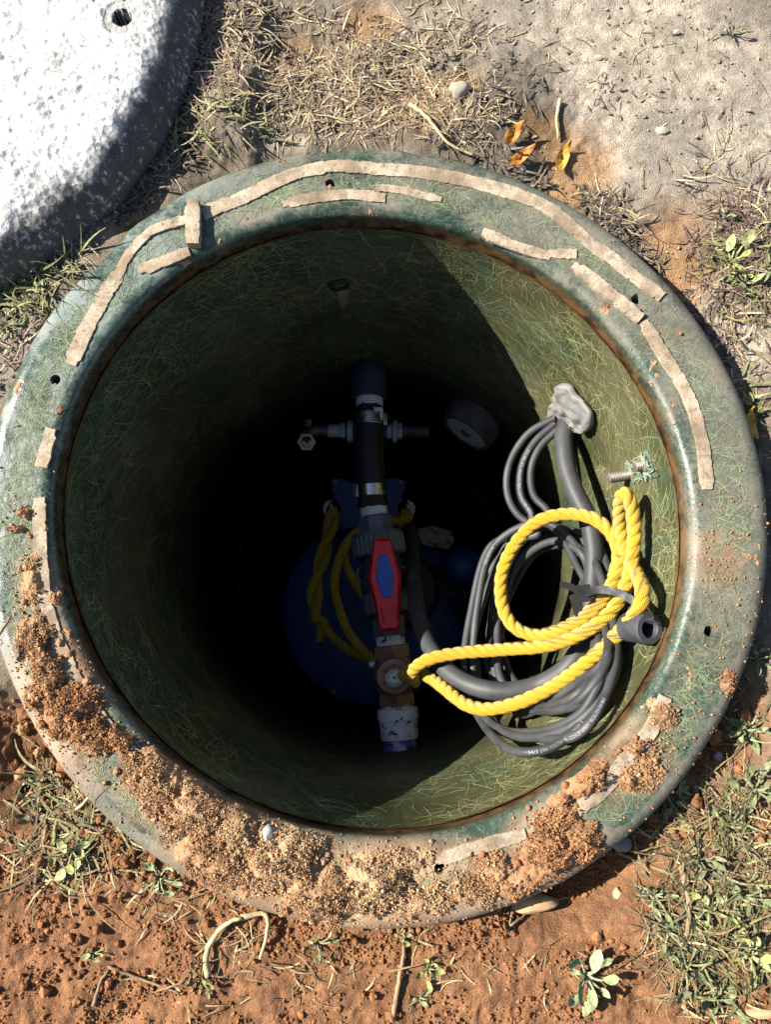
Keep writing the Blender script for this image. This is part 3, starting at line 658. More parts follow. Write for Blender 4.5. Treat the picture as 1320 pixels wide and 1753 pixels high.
# elbow: horizontal socket then bend down
r = 29 * PM; e0 = axp(682); e1 = axp(640); back = unit(e1 - e0)
pth = smoothpath([e0, e0 + back * .03, e0 + back * .036, e0 + back * .050 + np.array([0, 0, -.010]), e0 + back * .054 + np.array([0, 0, -.035]), e0 + back * .054 + np.array([0, 0, -.09])], .004)
V, Q, uv = tube(pth, r, 32); el = link('elbow', mesh('elbow', V, Q, True, 50), MAT['pvc_dark'], pipe)
lathe('elbow_collar', e0 + back * .001, e0 + back * .037, [(0, r * .93), (.04, r * 1.09), (.93, r * 1.09), (1, r * .9)], MAT['pvc_dark'], el, 36)
rp = e0 + back * .054; tc = P(632, 738, -.63)
lathe('riser', rp + np.array([0, 0, -.08]), tc + np.array([0, 0, .03]), [(0, r * .78), (1, r * .78)], MAT['pvc_dark'], pipe, 32)
lathe('riser', tc + np.array([0, 0, .035]), P(636, 800, -.78), [(0, r * .78), (1, r * .78)], MAT['pvc_dark'], pipe, 32)
seg('threaded_nipple', 696, 678, 49, MAT['pvc_clean'], prof=thread(4))
seg('hose_barb', 714, 694, 50, MAT['tie'], 6, phase=.52)
hp = smoothpath([axp(704), axp(740), axp(780), axp(815), axp(852)], .004)
V, Q, uv = tube(hp, 25 * PM, 32); hs = link('rubber_hose', mesh('rubber_hose', V, Q, True, 50), MAT['hose'], pipe)
def fabric():                                            # torn white tape below the nipple
    V = []; out = [(640, 697), (655, 697), (656, 702), (655, 716), (652, 722), (651, 712), (645, 707), (640, 702)]
    c = axp(705); V = [P(x, y, PZ + math.sqrt(max(0, (27 * PM)**2 - ((x - 632.5) * PM)**2)) + .0015) for x, y in out]
    link('tape_scrap', mesh('tape_scrap', V, [tuple(range(len(V)))], False), MAT['pvc_clean'], pipe)
fabric()
V = []; Fc = []
for y in np.arange(742, 832, 6.5):                       # green broken print line down the hose
    b = len(V)
    for yy in (y, y + 4.2):
        cx_ = axp(yy); 
        for a in (.36, .44): V.append(cx_ + 25.3 * PM * np.array([math.cos(a), 0, math.sin(a)]))
    Fc.append((b, b + 1, b + 3, b + 2))
link('hose_print', mesh('hose_print', V, Fc, False), MAT['green_dash'], hs)
for y0, y1, wd, sx in ((709, 729, 53, 1), (831, 851, 52, -1)):
    cl = seg('hose_clamp', y0, y1, wd, MAT['steel'], 40, prof=[(0, .95), (0, 1.0), (.04, 1.02), (.96, 1.02), (1, 1.), (1, .95)])
    b = axp((y0 + y1) / 2) + np.array([sx * wd * PM * .5, 0, .004]); hw = 9 * PM
    lathe('clamp_screw', b + np.array([0, -hw * 1.2, 0]), b + np.array([0, hw * 1.2, 0]), [(0, .004), (.2, .005), (.8, .006), (1, .006)], MAT['steel'], cl, 6, 30)
seg('hose_adapter', 870, 849, 54, MAT['tie'], 8, prof=[(0, .95), (.1, 1), (.45, 1), (.5, .93), (.95, .93), (1, .9)])
seg('threaded_nipple', 886, 867, 49, MAT['pvc_clean'], prof=thread(4))
seg('union_end', 916, 884, 61, MAT['pvc_grey'], 8, prof=[(0, 1), (.9, 1), (1, .94)], phase=.39)
# ribbed union nut
def ribnut(name, y0, y1, wpx, nr=30):
    a, b = axp(y0), axp(y1); T = unit(b - a); N = np.array([0, 0, 1.]); B = np.cross(T, N); r = wpx * PM / 2; n = nr * 4; V = []
    for t, k in ((0, .9), (.08, .97), (.12, 1), (.8, 1), (.86, .97), (1, .93)):
        for j in range(n):
            rr = r * k * (1 - (.045 if (j % 4) in (0, 1) and .1 < t < .84 else 0)); x = 2 * math.pi * j / n
            V.append(a + (b - a) * t + rr * (math.cos(x) * N + math.sin(x) * B))
    Fc = [(i * n + j, i * n + (j + 1) % n, (i + 1) * n + (j + 1) % n, (i + 1) * n + j) for i in range(5) for j in range(n)] + [tuple(range(n))[::-1], tuple(5 * n + j for j in range(n))]
    return link(name, mesh(name, V, Fc, True, 25), MAT['pvc_grey'], pipe)
ribnut('union_nut', 952, 912, 92)
vb = seg('valve_body', 1056, 950, 76, MAT['pvc_dark'], 40, prof=[(0, .8), (.05, .9), (.3, .9), (.34, 1), (.5, 1.04), (.66, 1), (.9, .92), (1, .85)])
for s in (-1, 1):
    c = axp(984) + np.array([s * 35 * PM, 0, .004]); ring = np.array([c + 11 * PM * np.array([.75 * math.cos(t), 1.15 * math.sin(t), 0]) for t in np.linspace(0, 2 * np.pi, 30)])
    V, Q, uv = tube(ring, .0028, 10, False); link('valve_ear', mesh('valve_ear', V, Q), MAT['pvc_grey'], vb)
ribnut('union_nut', 1050, 1012, 82, 14)
seg('union_end', 1088, 1046, 58, MAT['pvc_grey'], 8, prof=[(0, .95), (.1, 1), (1, 1)], phase=.39)
st = axp(984); lathe('valve_stem', st + np.array([0, 0, .02]), st + np.array([0, 0, .05]), [(0, .013), (1, .013)], MAT['pvc_dark'], vb, 20)
HO = [(640, 921), (668, 920), (676, 948), (687, 983), (687, 1012), (684, 1075), (681, 1080), (654, 1083), (650, 1078), (641, 1035), (630, 990), (631, 978)]
hd = prism('valve_handle', HO, -.380, -.398, MAT['red'], pipe, .0055, .007)
prism('handle_inset', [(649, 950), (663, 949), (675, 984), (674, 992), (671, 1023), (655, 1024), (643, 989)], -.3785, -.383, MAT['blue_inset'], hd, .0022, .0016)
for (x0, y0), (x1, y1) in (((652, 1040), (656, 1066)), ((681, 1032), (680, 1062))):
    V, Q, uv = tube([P(x0, y0, -.380), P((x0 + x1) / 2 + (2 if x0 < 660 else -2), (y0 + y1) / 2, -.379), P(x1, y1, -.380)], [.0008, .0016, .0008], 8); link('handle_ridge', mesh('handle_ridge', V, Q), MAT['red'], hd)
tv, tf = text_mesh('SV', .010); tv = tv - [tv[:, 0].mean(), tv[:, 1].mean(), 0]; c = P(659, 986, -.3782)
link('handle_mark', mesh('handle_mark', np.stack([c[0] - tv[:, 1], c[1] + tv[:, 0], np.full(len(tv), c[2])], 1), tf, False), MAT['pump'], hd)
seg('threaded_nipple', 1106, 1083, 51, MAT['pvc_white'], prof=thread(5))
cv = seg('check_valve', 1192, 1118, 66, MAT['bronze'], 40, prof=[(0, .75), (.12, .9), (.3, 1.05), (.5, 1.1), (.7, 1.05), (.88, .9), (1, .78)])
seg('valve_hex', 1127, 1104, 62, MAT['bronze'], 6, cv, prof=[(0, .95), (.08, 1.06), (.9, 1.06), (1, .98)], phase=0)
seg('valve_hex', 1208, 1186, 62, MAT['bronze'], 6, cv, prof=[(0, .98), (.08, 1.06), (.9, 1.06), (1, .98)], phase=0)
k0 = P(675, 1158, -.395); tilt = unit(np.array([-.03, -.06, 1.])); kr = 31 * mpp(k0)
lathe('valve_cap', k0 - tilt * .028, k0, [(0, kr * .92), (.6, kr * .95), (.72, kr), (.93, kr), (1, kr * .95), (1, kr * .7)], MAT['bronze'], cv, 44)
lathe('cap_hex', k0 - tilt * .002, k0 + tilt * .012, [(0, kr * .68), (.85, kr * .68), (1, kr * .6)], MAT['bronze'], cv, 6, 20, .5)
lathe('cap_knob', k0 + tilt * .008, k0 + tilt * .0135, [(0, kr * .6), (.85, kr * .6), (1, kr * .57)], MAT['bronze'], cv, 36, 25)
L0 = k0 + tilt * .0138
lathe('cap_label', L0 - tilt * .0002, L0 + tilt * .0003, [(0, kr * .435), (1, kr * .435)], MAT['label'], cv, 36)
def arc_text(s, r, a0, size, mt):
    tv, tf = text_mesh(s, size, .0001); V = []
    for x, y, z in tv:
        a = a0 - x / r; rr = r + y; V.append(L0 + tilt * .0009 + np.array([rr * math.cos(a), rr * math.sin(a), 0]))
    link('label_print', mesh('label_print', V, tf, False), mt, cv)
arc_text('MATCO', kr * .285, rad(192), kr * .15, MAT['ink']); arc_text('NORCA', kr * .30, rad(62), kr * .10, MAT['ink']); arc_text('200 WOG', kr * .31, rad(-10), kr * .09, MAT['ink']); arc_text('100 SWP', kr * .31, rad(-85), kr * .09, MAT['ink'])
lathe('label_dot', L0 + tilt * .0005, L0 + tilt * .001, [(0, kr * .085), (1, kr * .085)], MAT['ink_blue'], cv, 16)
tb = axp(1136) + np.array([-36 * PM, 0, 0]); lathe('test_plug', tb + np.array([.008, 0, 0]), tb + np.array([-.004, -.002, 0]), [(0, .005), (1, .004)], MAT['nylon'], cv, 12)
seg('adapter_thread', 1222, 1204, 58, MAT['pvc_white'], prof=thread(4))
seg('white_adapter', 1264, 1212, 66, MAT['pvc_white'], 36, prof=[(0, .93), (.05, .95), (.62, .97), (.63, 1.03), (.97, 1.03), (1, .97)])
seg('primed_pipe', 1300, 1262, 56, MAT['primer'], prof=[(0, .97), (1, .97)])
# tee under the hose with its two side branches
q = mpp(tc)
def side(name, x0, x1, rpx, mt, n=28, prof=None):
    a = tc + np.array([(x0 - 632) * q, 0, 0]); b = tc + np.array([(x1 - 632) * q, 0, 0]); r = rpx * q
    return lathe(name, a, b, [(t, k * r) for t, k in (prof or [(0, .94), (.1, 1), (.9, 1), (1, .94)])], mt, pipe, n, 30)
side('tee_arm', 604, 632, 20, MAT['pvc_dark']); side('tee_arm', 632, 662, 20, MAT['pvc_dark'])
side('branch_flange', 594, 604, 19.5, MAT['nylon']); side('branch_nut', 583, 592, 14, MAT['nylon'], 6); side('branch_nipple', 562, 583, 11.5, MAT['nylon'])
side('branch_flange', 672, 680, 19.5, MAT['nylon']); side('branch_nut', 680, 688, 14.5, MAT['nylon'], 6); side('branch_nipple', 660, 672, 13, MAT['nylon'])
side('hose_tail', 688, 734, 10.5, MAT['pvc_grey'], 28, [(0, 1.1), (.15, 1.1), (.16, .8), (.3, 1), (.31, .8), (.45, 1), (.46, .8), (.62, .95), (.64, .82), (.94, .82), (.95, 1), (1, 1)])
a = tc + np.array([(562 - 632) * q, 0, 0]); b = tc + np.array([(527 - 632) * q, 0, 0]); dn = tc + np.array([(527 - 632) * q, -22 * q, .012])
V, Q, uv = tube(smoothpath([a, a + (b - a) * .6, b + (dn - b) * .35, dn], .003), 10 * q, 20); be = link('bronze_elbow', mesh('bronze_elbow', V, Q, True, 50), MAT['bronze'], pipe)
nx = unit(np.array([0, -.28, 1.])); lathe('elbow_mouth', dn, dn + nx * .014, [(0, 13 * q), (.1, 15.5 * q), (1, 15.5 * q), (1, 10.5 * q), (.1, 10 * q), (.1, 3 * q)], MAT['bronze_bright'], be, 6, 20, .0, close=False)
lathe('elbow_cap', b + np.array([0, 8 * q, 0]), b + np.array([0, 20 * q, .006]), [(0, 8 * q), (.9, 8 * q), (1, 7 * q)], MAT['bronze'], be, 6, 20)

# ================================================================== ROPES
def rope(parent, pts, r, mt, hair=0, name='strand', lay=None):
    c = relax(smoothpath(pts, .0022), 4); T, N, B = frames(c); s = np.arange(len(c)) * .0022; lay = lay or 5.0 * r; pieces = []
    for k in range(3):
        a = 2 * np.pi * s / lay + k * 2 * np.pi / 3 + .3 * np.sin(s * 31 + 1)
        V, Q, uv = tube(c + 0.38 * r * (np.cos(a)[:, None] * N + np.sin(a)[:, None] * B), 0.65 * r * (1 + .05 * np.sin(s * 90 + k)), 12); V = V + RNG.normal(0, .00013, V.shape); link(name, mesh('strand', V, Q, True, uv=uv), mt, parent)
    if hair:
        S = Soup()
        for _ in range(hair):
            i = random.randrange(3, len(c) - 3); a = random.uniform(0, 6.28); d = math.cos(a) * N[i] + math.sin(a) * B[i]; o = c[i] + d * r * .92
            e = o + d * random.uniform(.0008, .003) + T[i] * random.uniform(-.006, .006); w_ = unit(np.cross(e - o, [.3, .5, .8])) * .00011
            S.add(np.array([o - w_, o + w_, e]), np.array([[0, 1, 2, 2]]), np.array([.55, .36, .03]))
        me = mesh('fuzz', np.concatenate(S.V), np.concatenate(S.F)[:, :3], False, col=np.concatenate(S.C)); tag(link('fuzz', me, MAT['plant'], parent), kind='stuff')
RR = .0080
rp1 = empty('lifting_rope', PC(960, 1095, -.17), 'bright yellow three strand rope looped over the stud in the sunlight', 'rope')
main = [(712, 1168, -.29), (706, 1152, -.265), (716, 1138, -.245), (740, 1127, -.235), (780, 1119, -.225), (830, 1114, -.21), (880, 1111, -.19), (930, 1106, -.165), (975, 1094, -.14), (1020, 1070, -.115), (1055, 1036, -.098), (1075, 995, -.09), (1084, 950, -.085), (1086, 905, -.085), (1082, 868, -.08), (1073, 845, -.075), (1065, 848, -.085), (1062, 870, -.10), (1063, 905, -.115), (1072, 950, -.125), (1092, 985, -.11), (1101, 1015, -.085), (1092, 1046, -.075), (1065, 1078, -.085), (1030, 1112, -.10), (985, 1150, -.12), (935, 1182, -.14), (885, 1204, -.16), (835, 1214, -.185), (800, 1207, -.205), (772, 1188, -.23), (745, 1166, -.26), (718, 1150, -.285), (700, 1145, -.31)]
rope(rp1, [PC(x, y, z, .284, -.022) for x, y, z in main], RR, MAT['rope'], 1500)
loop = [(1052, 990, -.125), (1060, 950, -.13), (1046, 912, -.14), (1012, 886, -.155), (966, 880, -.175), (920, 894, -.19), (883, 930, -.20), (860, 980, -.205), (860, 1035, -.205), (880, 1073, -.195), (918, 1088, -.18), (958, 1079, -.155), (1000, 1056, -.13), (1035, 1022, -.115), (1056, 985, -.105), (1066, 955, -.105)]
rope(rp1, [PC(x, y, z + .006, .282, -.022) for x, y, z in loop], RR, MAT['rope'], 900)
rp2 = empty('lifting_rope', P(560, 960, -.60), 'dirty yellow rope doubled and twisted, tied to the pump shackle in the shade', 'rope')
zz = lambda x, y, z: P(x, y, z)
dbl = smoothpath([zz(572, 872, -.66), zz(566, 900, -.65), zz(555, 945, -.64), zz(544, 985, -.635), zz(538, 1025, -.63), zz(542, 1062, -.63), zz(541, 1098, -.635)], .0022)
T, N, B = frames(dbl); s = np.arange(len(dbl)) * .0022
for k in (0, 1):
    a = 2 * np.pi * s / .13 + k * np.pi; path = dbl + .0075 * (np.cos(a)[:, None] * N + np.sin(a)[:, None] * B)
    path = path if k == 0 else path[:int(len(path) * .84)]
    if k == 1: path = np.vstack([path, [zz(552, 1062, -.63), zz(566, 1088, -.62), zz(596, 1112, -.59), zz(640, 1132, -.53), zz(672, 1150, -.44), zz(702, 1160, -.33)]])
    rope(rp2, path, .0078, MAT['rope_dirty_brightened'])
rp3 = empty('lifting_rope', P(590, 960, -.58), 'dirty yellow rope passing behind the ball valve, single strand loop', 'rope')
rope(rp3, [zz(694, 874, -.66), zz(690, 890, -.65), zz(672, 892, -.63), zz(640, 895, -.60), zz(612, 910, -.59), zz(592, 932, -.59), zz(578, 965, -.585), zz(573, 1000, -.58), zz(580, 1040, -.575), zz(597, 1082, -.56), zz(622, 1114, -.54), zz(645, 1136, -.51)], .0078, MAT['rope_dirty_brightened'])
rope(rp3, [zz(600, 922, -.605), zz(588, 945, -.60), zz(594, 970, -.60), zz(606, 996, -.60), zz(622, 1020, -.61), zz(640, 1040, -.62)], .0076, MAT['rope_dirty_brightened'])
rope(rp3, [zz(694, 874, -.668), zz(702, 884, -.665), zz(690, 896, -.662), zz(672, 886, -.66)], .0074, MAT['rope_dirty_brightened'])

# ================================================================== CABLES
def cable(parent, pts, r, name='cord', step=.004):
    c = relax(smoothpath(pts, step), 5); V, Q, uv = tube(c, r, 14); link(name, mesh(name, V, Q, True, 60), MAT['cable'], parent); return c
def cable_print(parent, c, r, text, near, size=.0047, flip=False):
    px, py = project(c); i0 = int(np.argmin((px - near[0])**2 + (py - near[1])**2))
    tv, tf = text_mesh(text, size, .00004); cc = c[::-1] if flip else c; i0 = len(c) - 1 - i0 if flip else i0
    s = np.r_[0, np.cumsum(np.linalg.norm(np.diff(cc, axis=0), axis=1))]; tot = tv[:, 0].max()
    if s[i0] + tot > s[-1]: i0 = int(np.searchsorted(s, max(0, s[-1] - tot - .002)))
    T = np.gradient(cc, axis=0); T /= np.linalg.norm(T, axis=1)[:, None]; V = []
    for x, y, z in tv:
        q = s[i0] + x; p = np.array([np.interp(q, s, cc[:, k]) for k in range(3)]); t = unit([np.interp(q, s, T[:, k]) for k in range(3)])
        v = unit(CAM - p); n = unit(v - t * v.dot(t)); b = np.cross(n, t); a = (y - size * .35) / r; V.append(p + (r + .0004) * (math.cos(a) * n + math.sin(a) * b))
    link('cord_print', mesh('cord_print', V, tf, False), MAT['print'], parent)
G = 'cords of the coiled bundle'
thick = empty('power_cord', PC(1012, 1000, -.2), 'thickest dark grey cable, running from the putty down through the rope loop', 'cable', G)
ct = cable(thick, [onwall(972, 716, .297)] + [PC(x, y, z, .284) for x, y, z in [(966, 742, -.228), (966, 768, -.22), (970, 800, -.215), (986, 845, -.205), (1006, 885, -.198), (1017, 935, -.195), (1016, 990, -.195), (1010, 1040, -.20), (1002, 1090, -.205), (975, 1140, -.205), (925, 1172, -.205), (870, 1184, -.21), (815, 1176, -.225), (770, 1152, -.25), (740, 1115, -.28), (722, 1075, -.32), (711, 1020, -.38), (706, 960, -.46), (702, 905, -.56)]], .0120)
LO = [('T', (952, 938), (925, 882), -.235), ('TL', (902, 968), (850, 930), -.27), ('L', (872, 1040), (812, 1050), -.285), ('LL', (856, 1110), (803, 1150), -.27), ('BL', (872, 1162), (813, 1236), -.235), ('B', (918, 1178), (878, 1276), -.19), ('BR', (985, 1158), (985, 1252), -.17), ('R', (1026, 1100), (1055, 1150), -.16), ('RP', (1020, 1035), (1046, 1048), -.19), ('TR', (1000, 975), (1012, 932), -.20)]
starts = [[(950, 716, -.237), (905, 742, -.25), (874, 790, -.26), (868, 840, -.262), (885, 880, -.26), (925, 915, -.25)], [(950, 726, -.237), (915, 757, -.245), (893, 800, -.25), (892, 850, -.255), (912, 890, -.25)], [(955, 736, -.235), (925, 765, -.24), (909, 805, -.245), (914, 850, -.25), (940, 885, -.245)], [(950, 730, -.247), (908, 764, -.262), (886, 815, -.272), (893, 870, -.275), (925, 905, -.268)]]
labs = ['grey cord leaving the putty furthest left and swinging widest', 'grey cord from the putty with white lettering along its bend', 'grey cord from the putty, innermost of the left hand bends', 'grey cord from the putty hidden under the lettered one']
us = [(1.0, .42, .1), (.72, .25), (.5, 0., .95), (.3, .82)]
R1 = .0050; coils = []
for k in range(4):
    cb = empty('float_cord', PC(900, 900, -.25), labs[k], 'cable', G)
    pts = list(starts[k]); first = True
    for li, u in enumerate(us[k]):
        seq = LO[8:] + LO[:8] if False else LO
        for j, (nm, a, b, z) in enumerate(seq):
            if first and j == 0: continue
            u2 = u + random.uniform(-.17, .17) * (1.5 if nm in ('B', 'BR', 'R', 'BL') else 1); x = a[0] + (b[0] - a[0]) * u2 + random.uniform(-10, 10); y = a[1] + (b[1] - a[1]) * u2 + random.uniform(-10, 10)
            if nm in ('RP', 'TR'): x += random.uniform(-10, 14)
            pts.append((x, y, z - .03 * (1 - u) + .006 * li + random.uniform(-.018, .018)))
        if li < len(us[k]) - 1: pass
        first = False
    c = cable(cb, [PC(x, y, z, .2955 - .0020 * ((i * 7 + k * 3) // 10 % 8)) for i, (x, y, z) in enumerate(pts)], R1); coils.append((cb, c))
def near_text(k, text, xy, **kw): cable_print(coils[k][0], coils[k][1], R1, text, xy, **kw)
near_text(1, '10/2 90C ETL NOOPS 900C E33 WATER RESISTANT', (905, 768))
near_text(0, '14/3 (06) SOUTHWIRE ROYAL CORD', (905, 1284))
near_text(2, 'SEOOW 90C', (850, 940)); near_text(2, 'ROYAL CORD 600V SOUTHWIRE', (960, 1245)); near_text(3, 'ROYAL CORD E-46194', (850, 1210))

# zip tie round the bundle
zt = empty('cable_tie', PC(1000, 1020, -.13), 'black cable tie cinched round the cords and rope, its square head showing', 'cable tie')
pt = [PC(x, y, z, .290, -.012) for x, y, z in [(962, 1000, -.20), (980, 1006, -.16), (998, 1016, -.11), (1020, 1010, -.085), (1046, 1011, -.073), (1074, 1022, -.064), (1096, 1038, -.062), (1112, 1056, -.066), (1112, 1066, -.09)]]
c = smoothpath(pt, .003); T = np.gradient(c, axis=0); T /= np.linalg.norm(T, axis=1)[:, None]; nn = CAM - c; nn /= np.linalg.norm(nn, axis=1)[:, None]; B = np.cross(T, nn); B /= np.linalg.norm(B, axis=1)[:, None]; nn = np.cross(B, T)
V = np.stack([c - B * .0042 - nn * .0009, c - B * .0042 + nn * .0009, c + B * .0042 + nn * .0009, c + B * .0042 - nn * .0009], 1).reshape(-1, 3); b = np.arange(len(c) - 1) * 4
Q = np.concatenate([np.stack([b + k, b + (k + 1) % 4, b + 4 + (k + 1) % 4, b + 4 + k], 1) for k in range(4)])
link('strap', mesh('strap', V, Q, False), MAT['tie'], zt)
def boxy(name, c, ax, ay, az, mt, parent):
    V = [c + sx * ax + sy * ay + sz * az for sz in (-1, 1) for sy in (-1, 1) for sx in (-1, 1)]
    V2 = [c + (v - c) * 1.0 for v in V]; Fc = [(0, 2, 3, 1), (4, 5, 7, 6), (0, 1, 5, 4), (2, 6, 7, 3), (0, 4, 6, 2), (1, 3, 7, 5)]
    bm = bmesh.new(); vs = [bm.verts.new(v) for v in V2]; [bm.faces.new([vs[i] for i in f]) for f in Fc]; bmesh.ops.bevel(bm, geom=bm.edges[:], offset=.0008, segments=2, affect='EDGES'); bmesh.ops.recalc_face_normals(bm, faces=bm.faces[:])
    me = bpy.data.meshes.new(name); bm.to_mesh(me); bm.free(); return link(name, me, mt, parent)
hc = PC(999, 1016, -.108, .29, -.03); boxy('tie_head', hc, np.array([.0075, .001, 0]), np.array([-.001, .0095, 0]), np.array([0, 0, .006]), MAT['tie'], zt)
hc2 = PC(988, 1035, -.125, .29); boxy('tie_head', hc2, np.array([.005, .002, 0]), np.array([-.003, .012, 0]), np.array([0, 0, .004]), MAT['tie'], zt)

# putty
pt = onwall(978, 712, .292)
pu = empty('duct_putty', pt, 'lump of pale grey putty sealing the cable entry on the sunlit wall', 'putty')
V, Fc = ICO3; n_ = -unit([pt[0], pt[1], 0]); tx = np.array([-n_[1], n_[0], 0]); 
out = [(962, 658), (976, 662), (984, 676), (1000, 690), (1012, 706), (1014, 722), (1006, 738), (990, 734), (972, 733), (958, 736), (944, 726), (942, 706), (950, 688), (950, 668)]
oc = np.array([onwall(x, y, .293) for x, y in out]); loc = oc - pt; lu = loc @ tx; lv = loc[:, 2]; oa = np.arctan2(lv, lu); orr = np.hypot(lu, lv); ordr = np.argsort(oa)
def rad_at(a): return np.interp(a, np.r_[oa[ordr] - 2 * np.pi, oa[ordr], oa[ordr] + 2 * np.pi], np.tile(orr[ordr], 3))
bm = bmesh.new(); bmesh.ops.create_icosphere(bm, subdivisions=5, radius=1); W = np.array([v.co[:] for v in bm.verts]); Fq = np.array([[v.index for v in f.verts] for f in bm.faces]); bm.free()
a = np.arctan2(W[:, 1], W[:, 0]); rr = np.hypot(W[:, 0], W[:, 1]); h = W[:, 2]
d = .009 * np.sign(h) * np.abs(h)**.55 + (.012 * (fbm(W[:, 0] * 2, W[:, 1] * 2, .8, 4, 3) - .5) - .007 * np.abs(fbm(W[:, 0] * 2, W[:, 1] * 2, 1.3, 3, 6) - .5) * 2) * (h > 0)
Rm = rad_at(a) * rr**.9; wp = pt + tx * (Rm * np.cos(a))[:, None] + np.array([0, 0, 1.]) * (Rm * np.sin(a))[:, None] + n_ * d[:, None]
link('putty', mesh('putty', wp, Fq, True), MAT['putty'], pu)
# studs
for i, (x, y, dx, dy, lab) in enumerate(((1083, 812, -22, 2, 'longer threaded steel stud sticking out of the wall patch above the rope'), (1104, 796, -9, -3, 'short stubby steel stud nearer the lip on the wall patch'))):
    b = onwall(x, y, .305); n_ = -unit([b[0], b[1], 0]); L_ = .030 if i == 0 else .012
    o = empty('threaded_stud', b, lab, 'stud'); pr = []
    K = 18 if i == 0 else 8
    for k in range(K): pr += [(k / K, .0052), ((k + .5) / K, .0062)]
    pr += [(.985, .0055), (1, .0042)]
    ax = unit(n_ + np.array([0, 0, .10])); lathe('shank', b - n_ * .004, b + ax * L_, pr, MAT['bolt'], o, 20, 60)
    lathe('nut', b - n_ * .002, b + ax * .0045, [(0, .0085), (.85, .0085), (1, .0075)], MAT['bolt'], o, 6, 20)
# rubber tube end
tc0 = onwall(1109, 1076, .298); axd = unit(np.array([.25, -.12, .95]) * [1, 1, 1]); rt = 27 * mpp(tc0)
ru = empty('rubber_tube', tc0, 'thick walled dark rubber tube end with open bore, against the right wall', 'tube')
fwd = unit(np.array([.30, -.05, .9])); base = tc0 - fwd * .03 - np.array([.0, -.0, 0])
lathe('tube_wall', base, tc0 + fwd * .004, [(0, rt * .95), (.7, rt), (.95, rt), (1, rt * .95), (1, rt * .62), (.97, rt * .58), (.1, rt * .56)], MAT['rubber'], ru, 36, 40, close=False)
lathe('tube_plug', base + fwd * .001, base + fwd * .004, [(0, rt * .9), (1, rt * .9)], MAT['hose'], ru, 24)

# ================================================================== LOOSE SOIL
def rim_h(x, y):
    th = np.arctan2(y, x); r = np.hypot(x, y); ri, ro = four(RI, th), four(RO, th)
    return np.where(r < ri + .01, -.010 + np.sqrt(np.maximum(0, .01**2 - np.clip(ri + .01 - r, 0, .01)**2)), np.where(r > ro - .016, -.014 + .014 * np.sqrt(np.maximum(0, 1 - np.clip((r - ro + .016) / .016, 0, 1)**2)), 0)) , r, ri, ro
TPL = []
for k in range(8):
    V, Fc = ICO1; V = V * (1 + RNG.normal(0, .28, (len(V), 1))) * RNG.uniform(.75, 1.2, 3); TPL.append((V, Fc))
OCT = [(np.array([[1, 0, 0], [-1, 0, 0], [0, 1, 0], [0, -1, 0], [0, 0, 1], [0, 0, -1.]]) * RNG.uniform(.7, 1.25, (6, 1)), np.array([[0, 2, 4], [2, 1, 4], [1, 3, 4], [3, 0, 4], [2, 0, 5], [1, 2, 5], [3, 1, 5], [0, 3, 5]])) for _ in range(5)]
TP3 = []
for k in range(6):
    V, Fc = ICO3; g = np.random.default_rng(40 + k); f = sum(g.uniform(.4, 1.2) * np.exp(-((V - unit(g.normal(0, 1, 3)))**2).sum(1) / g.uniform(.03, .12)) for _ in range(24)); TP3.append((V * (.6 + .2 * f)[:, None] * g.uniform(.75, 1.2, 3), Fc))
TP2 = []
for k in range(6):
    V, Fc = ico(4); g = np.random.default_rng(k); f = sum(g.uniform(.4, 1.2) * np.exp(-((V - unit(g.normal(0, 1, 3)))**2).sum(1) / g.uniform(.01, .06)) for _ in range(60)); lo = 1 + .25 * V @ unit(g.normal(0, 1, 3)) * (V @ unit(g.normal(0, 1, 3))); TP2.append((V * ((.62 + .17 * f) * lo)[:, None] * g.uniform(.8, 1.15, 3), Fc))
def grains(pos, size, colr, name, parent=None, tpl=None, soft=False):
    """many crumbs in one mesh"""
    tpl = tpl or TPL; N = len(pos); which = RNG.integers(0, len(tpl), N); Vs, Fs, Cs = [], [], []; off = 0
    for k, (V, Fc) in enumerate(tpl):
        ix = np.where(which == k)[0]; n = len(ix)
        if not n: continue
        a = RNG.uniform(0, 6.28, n); ca, sa = np.cos(a), np.sin(a); b = RNG.uniform(0, 6.28, n); cb, sb = np.cos(b), np.sin(b)
        x, y, z = V[:, 0], V[:, 1], V[:, 2]
        y2 = cb[:, None] * y - sb[:, None] * z; z2 = sb[:, None] * y + cb[:, None] * z; x2 = np.broadcast_to(x, y2.shape)
        W = np.stack([ca[:, None] * x2 - sa[:, None] * y2, sa[:, None] * x2 + ca[:, None] * y2, z2], -1) * size[ix][:, None, None] + pos[ix][:, None]
        Vs.append(W.reshape(-1, 3)); Fs.append((Fc[None] + (np.arange(n) * len(V))[:, None, None]).reshape(-1, 3) + off); Cs.append(np.repeat(colr[ix], len(V), 0)); off += n * len(V)
    o = link(name, mesh(name, np.concatenate(Vs), np.concatenate(Fs), soft, col=np.concatenate(Cs)), MAT['crumb'], parent); tag(o, kind='stuff'); return o
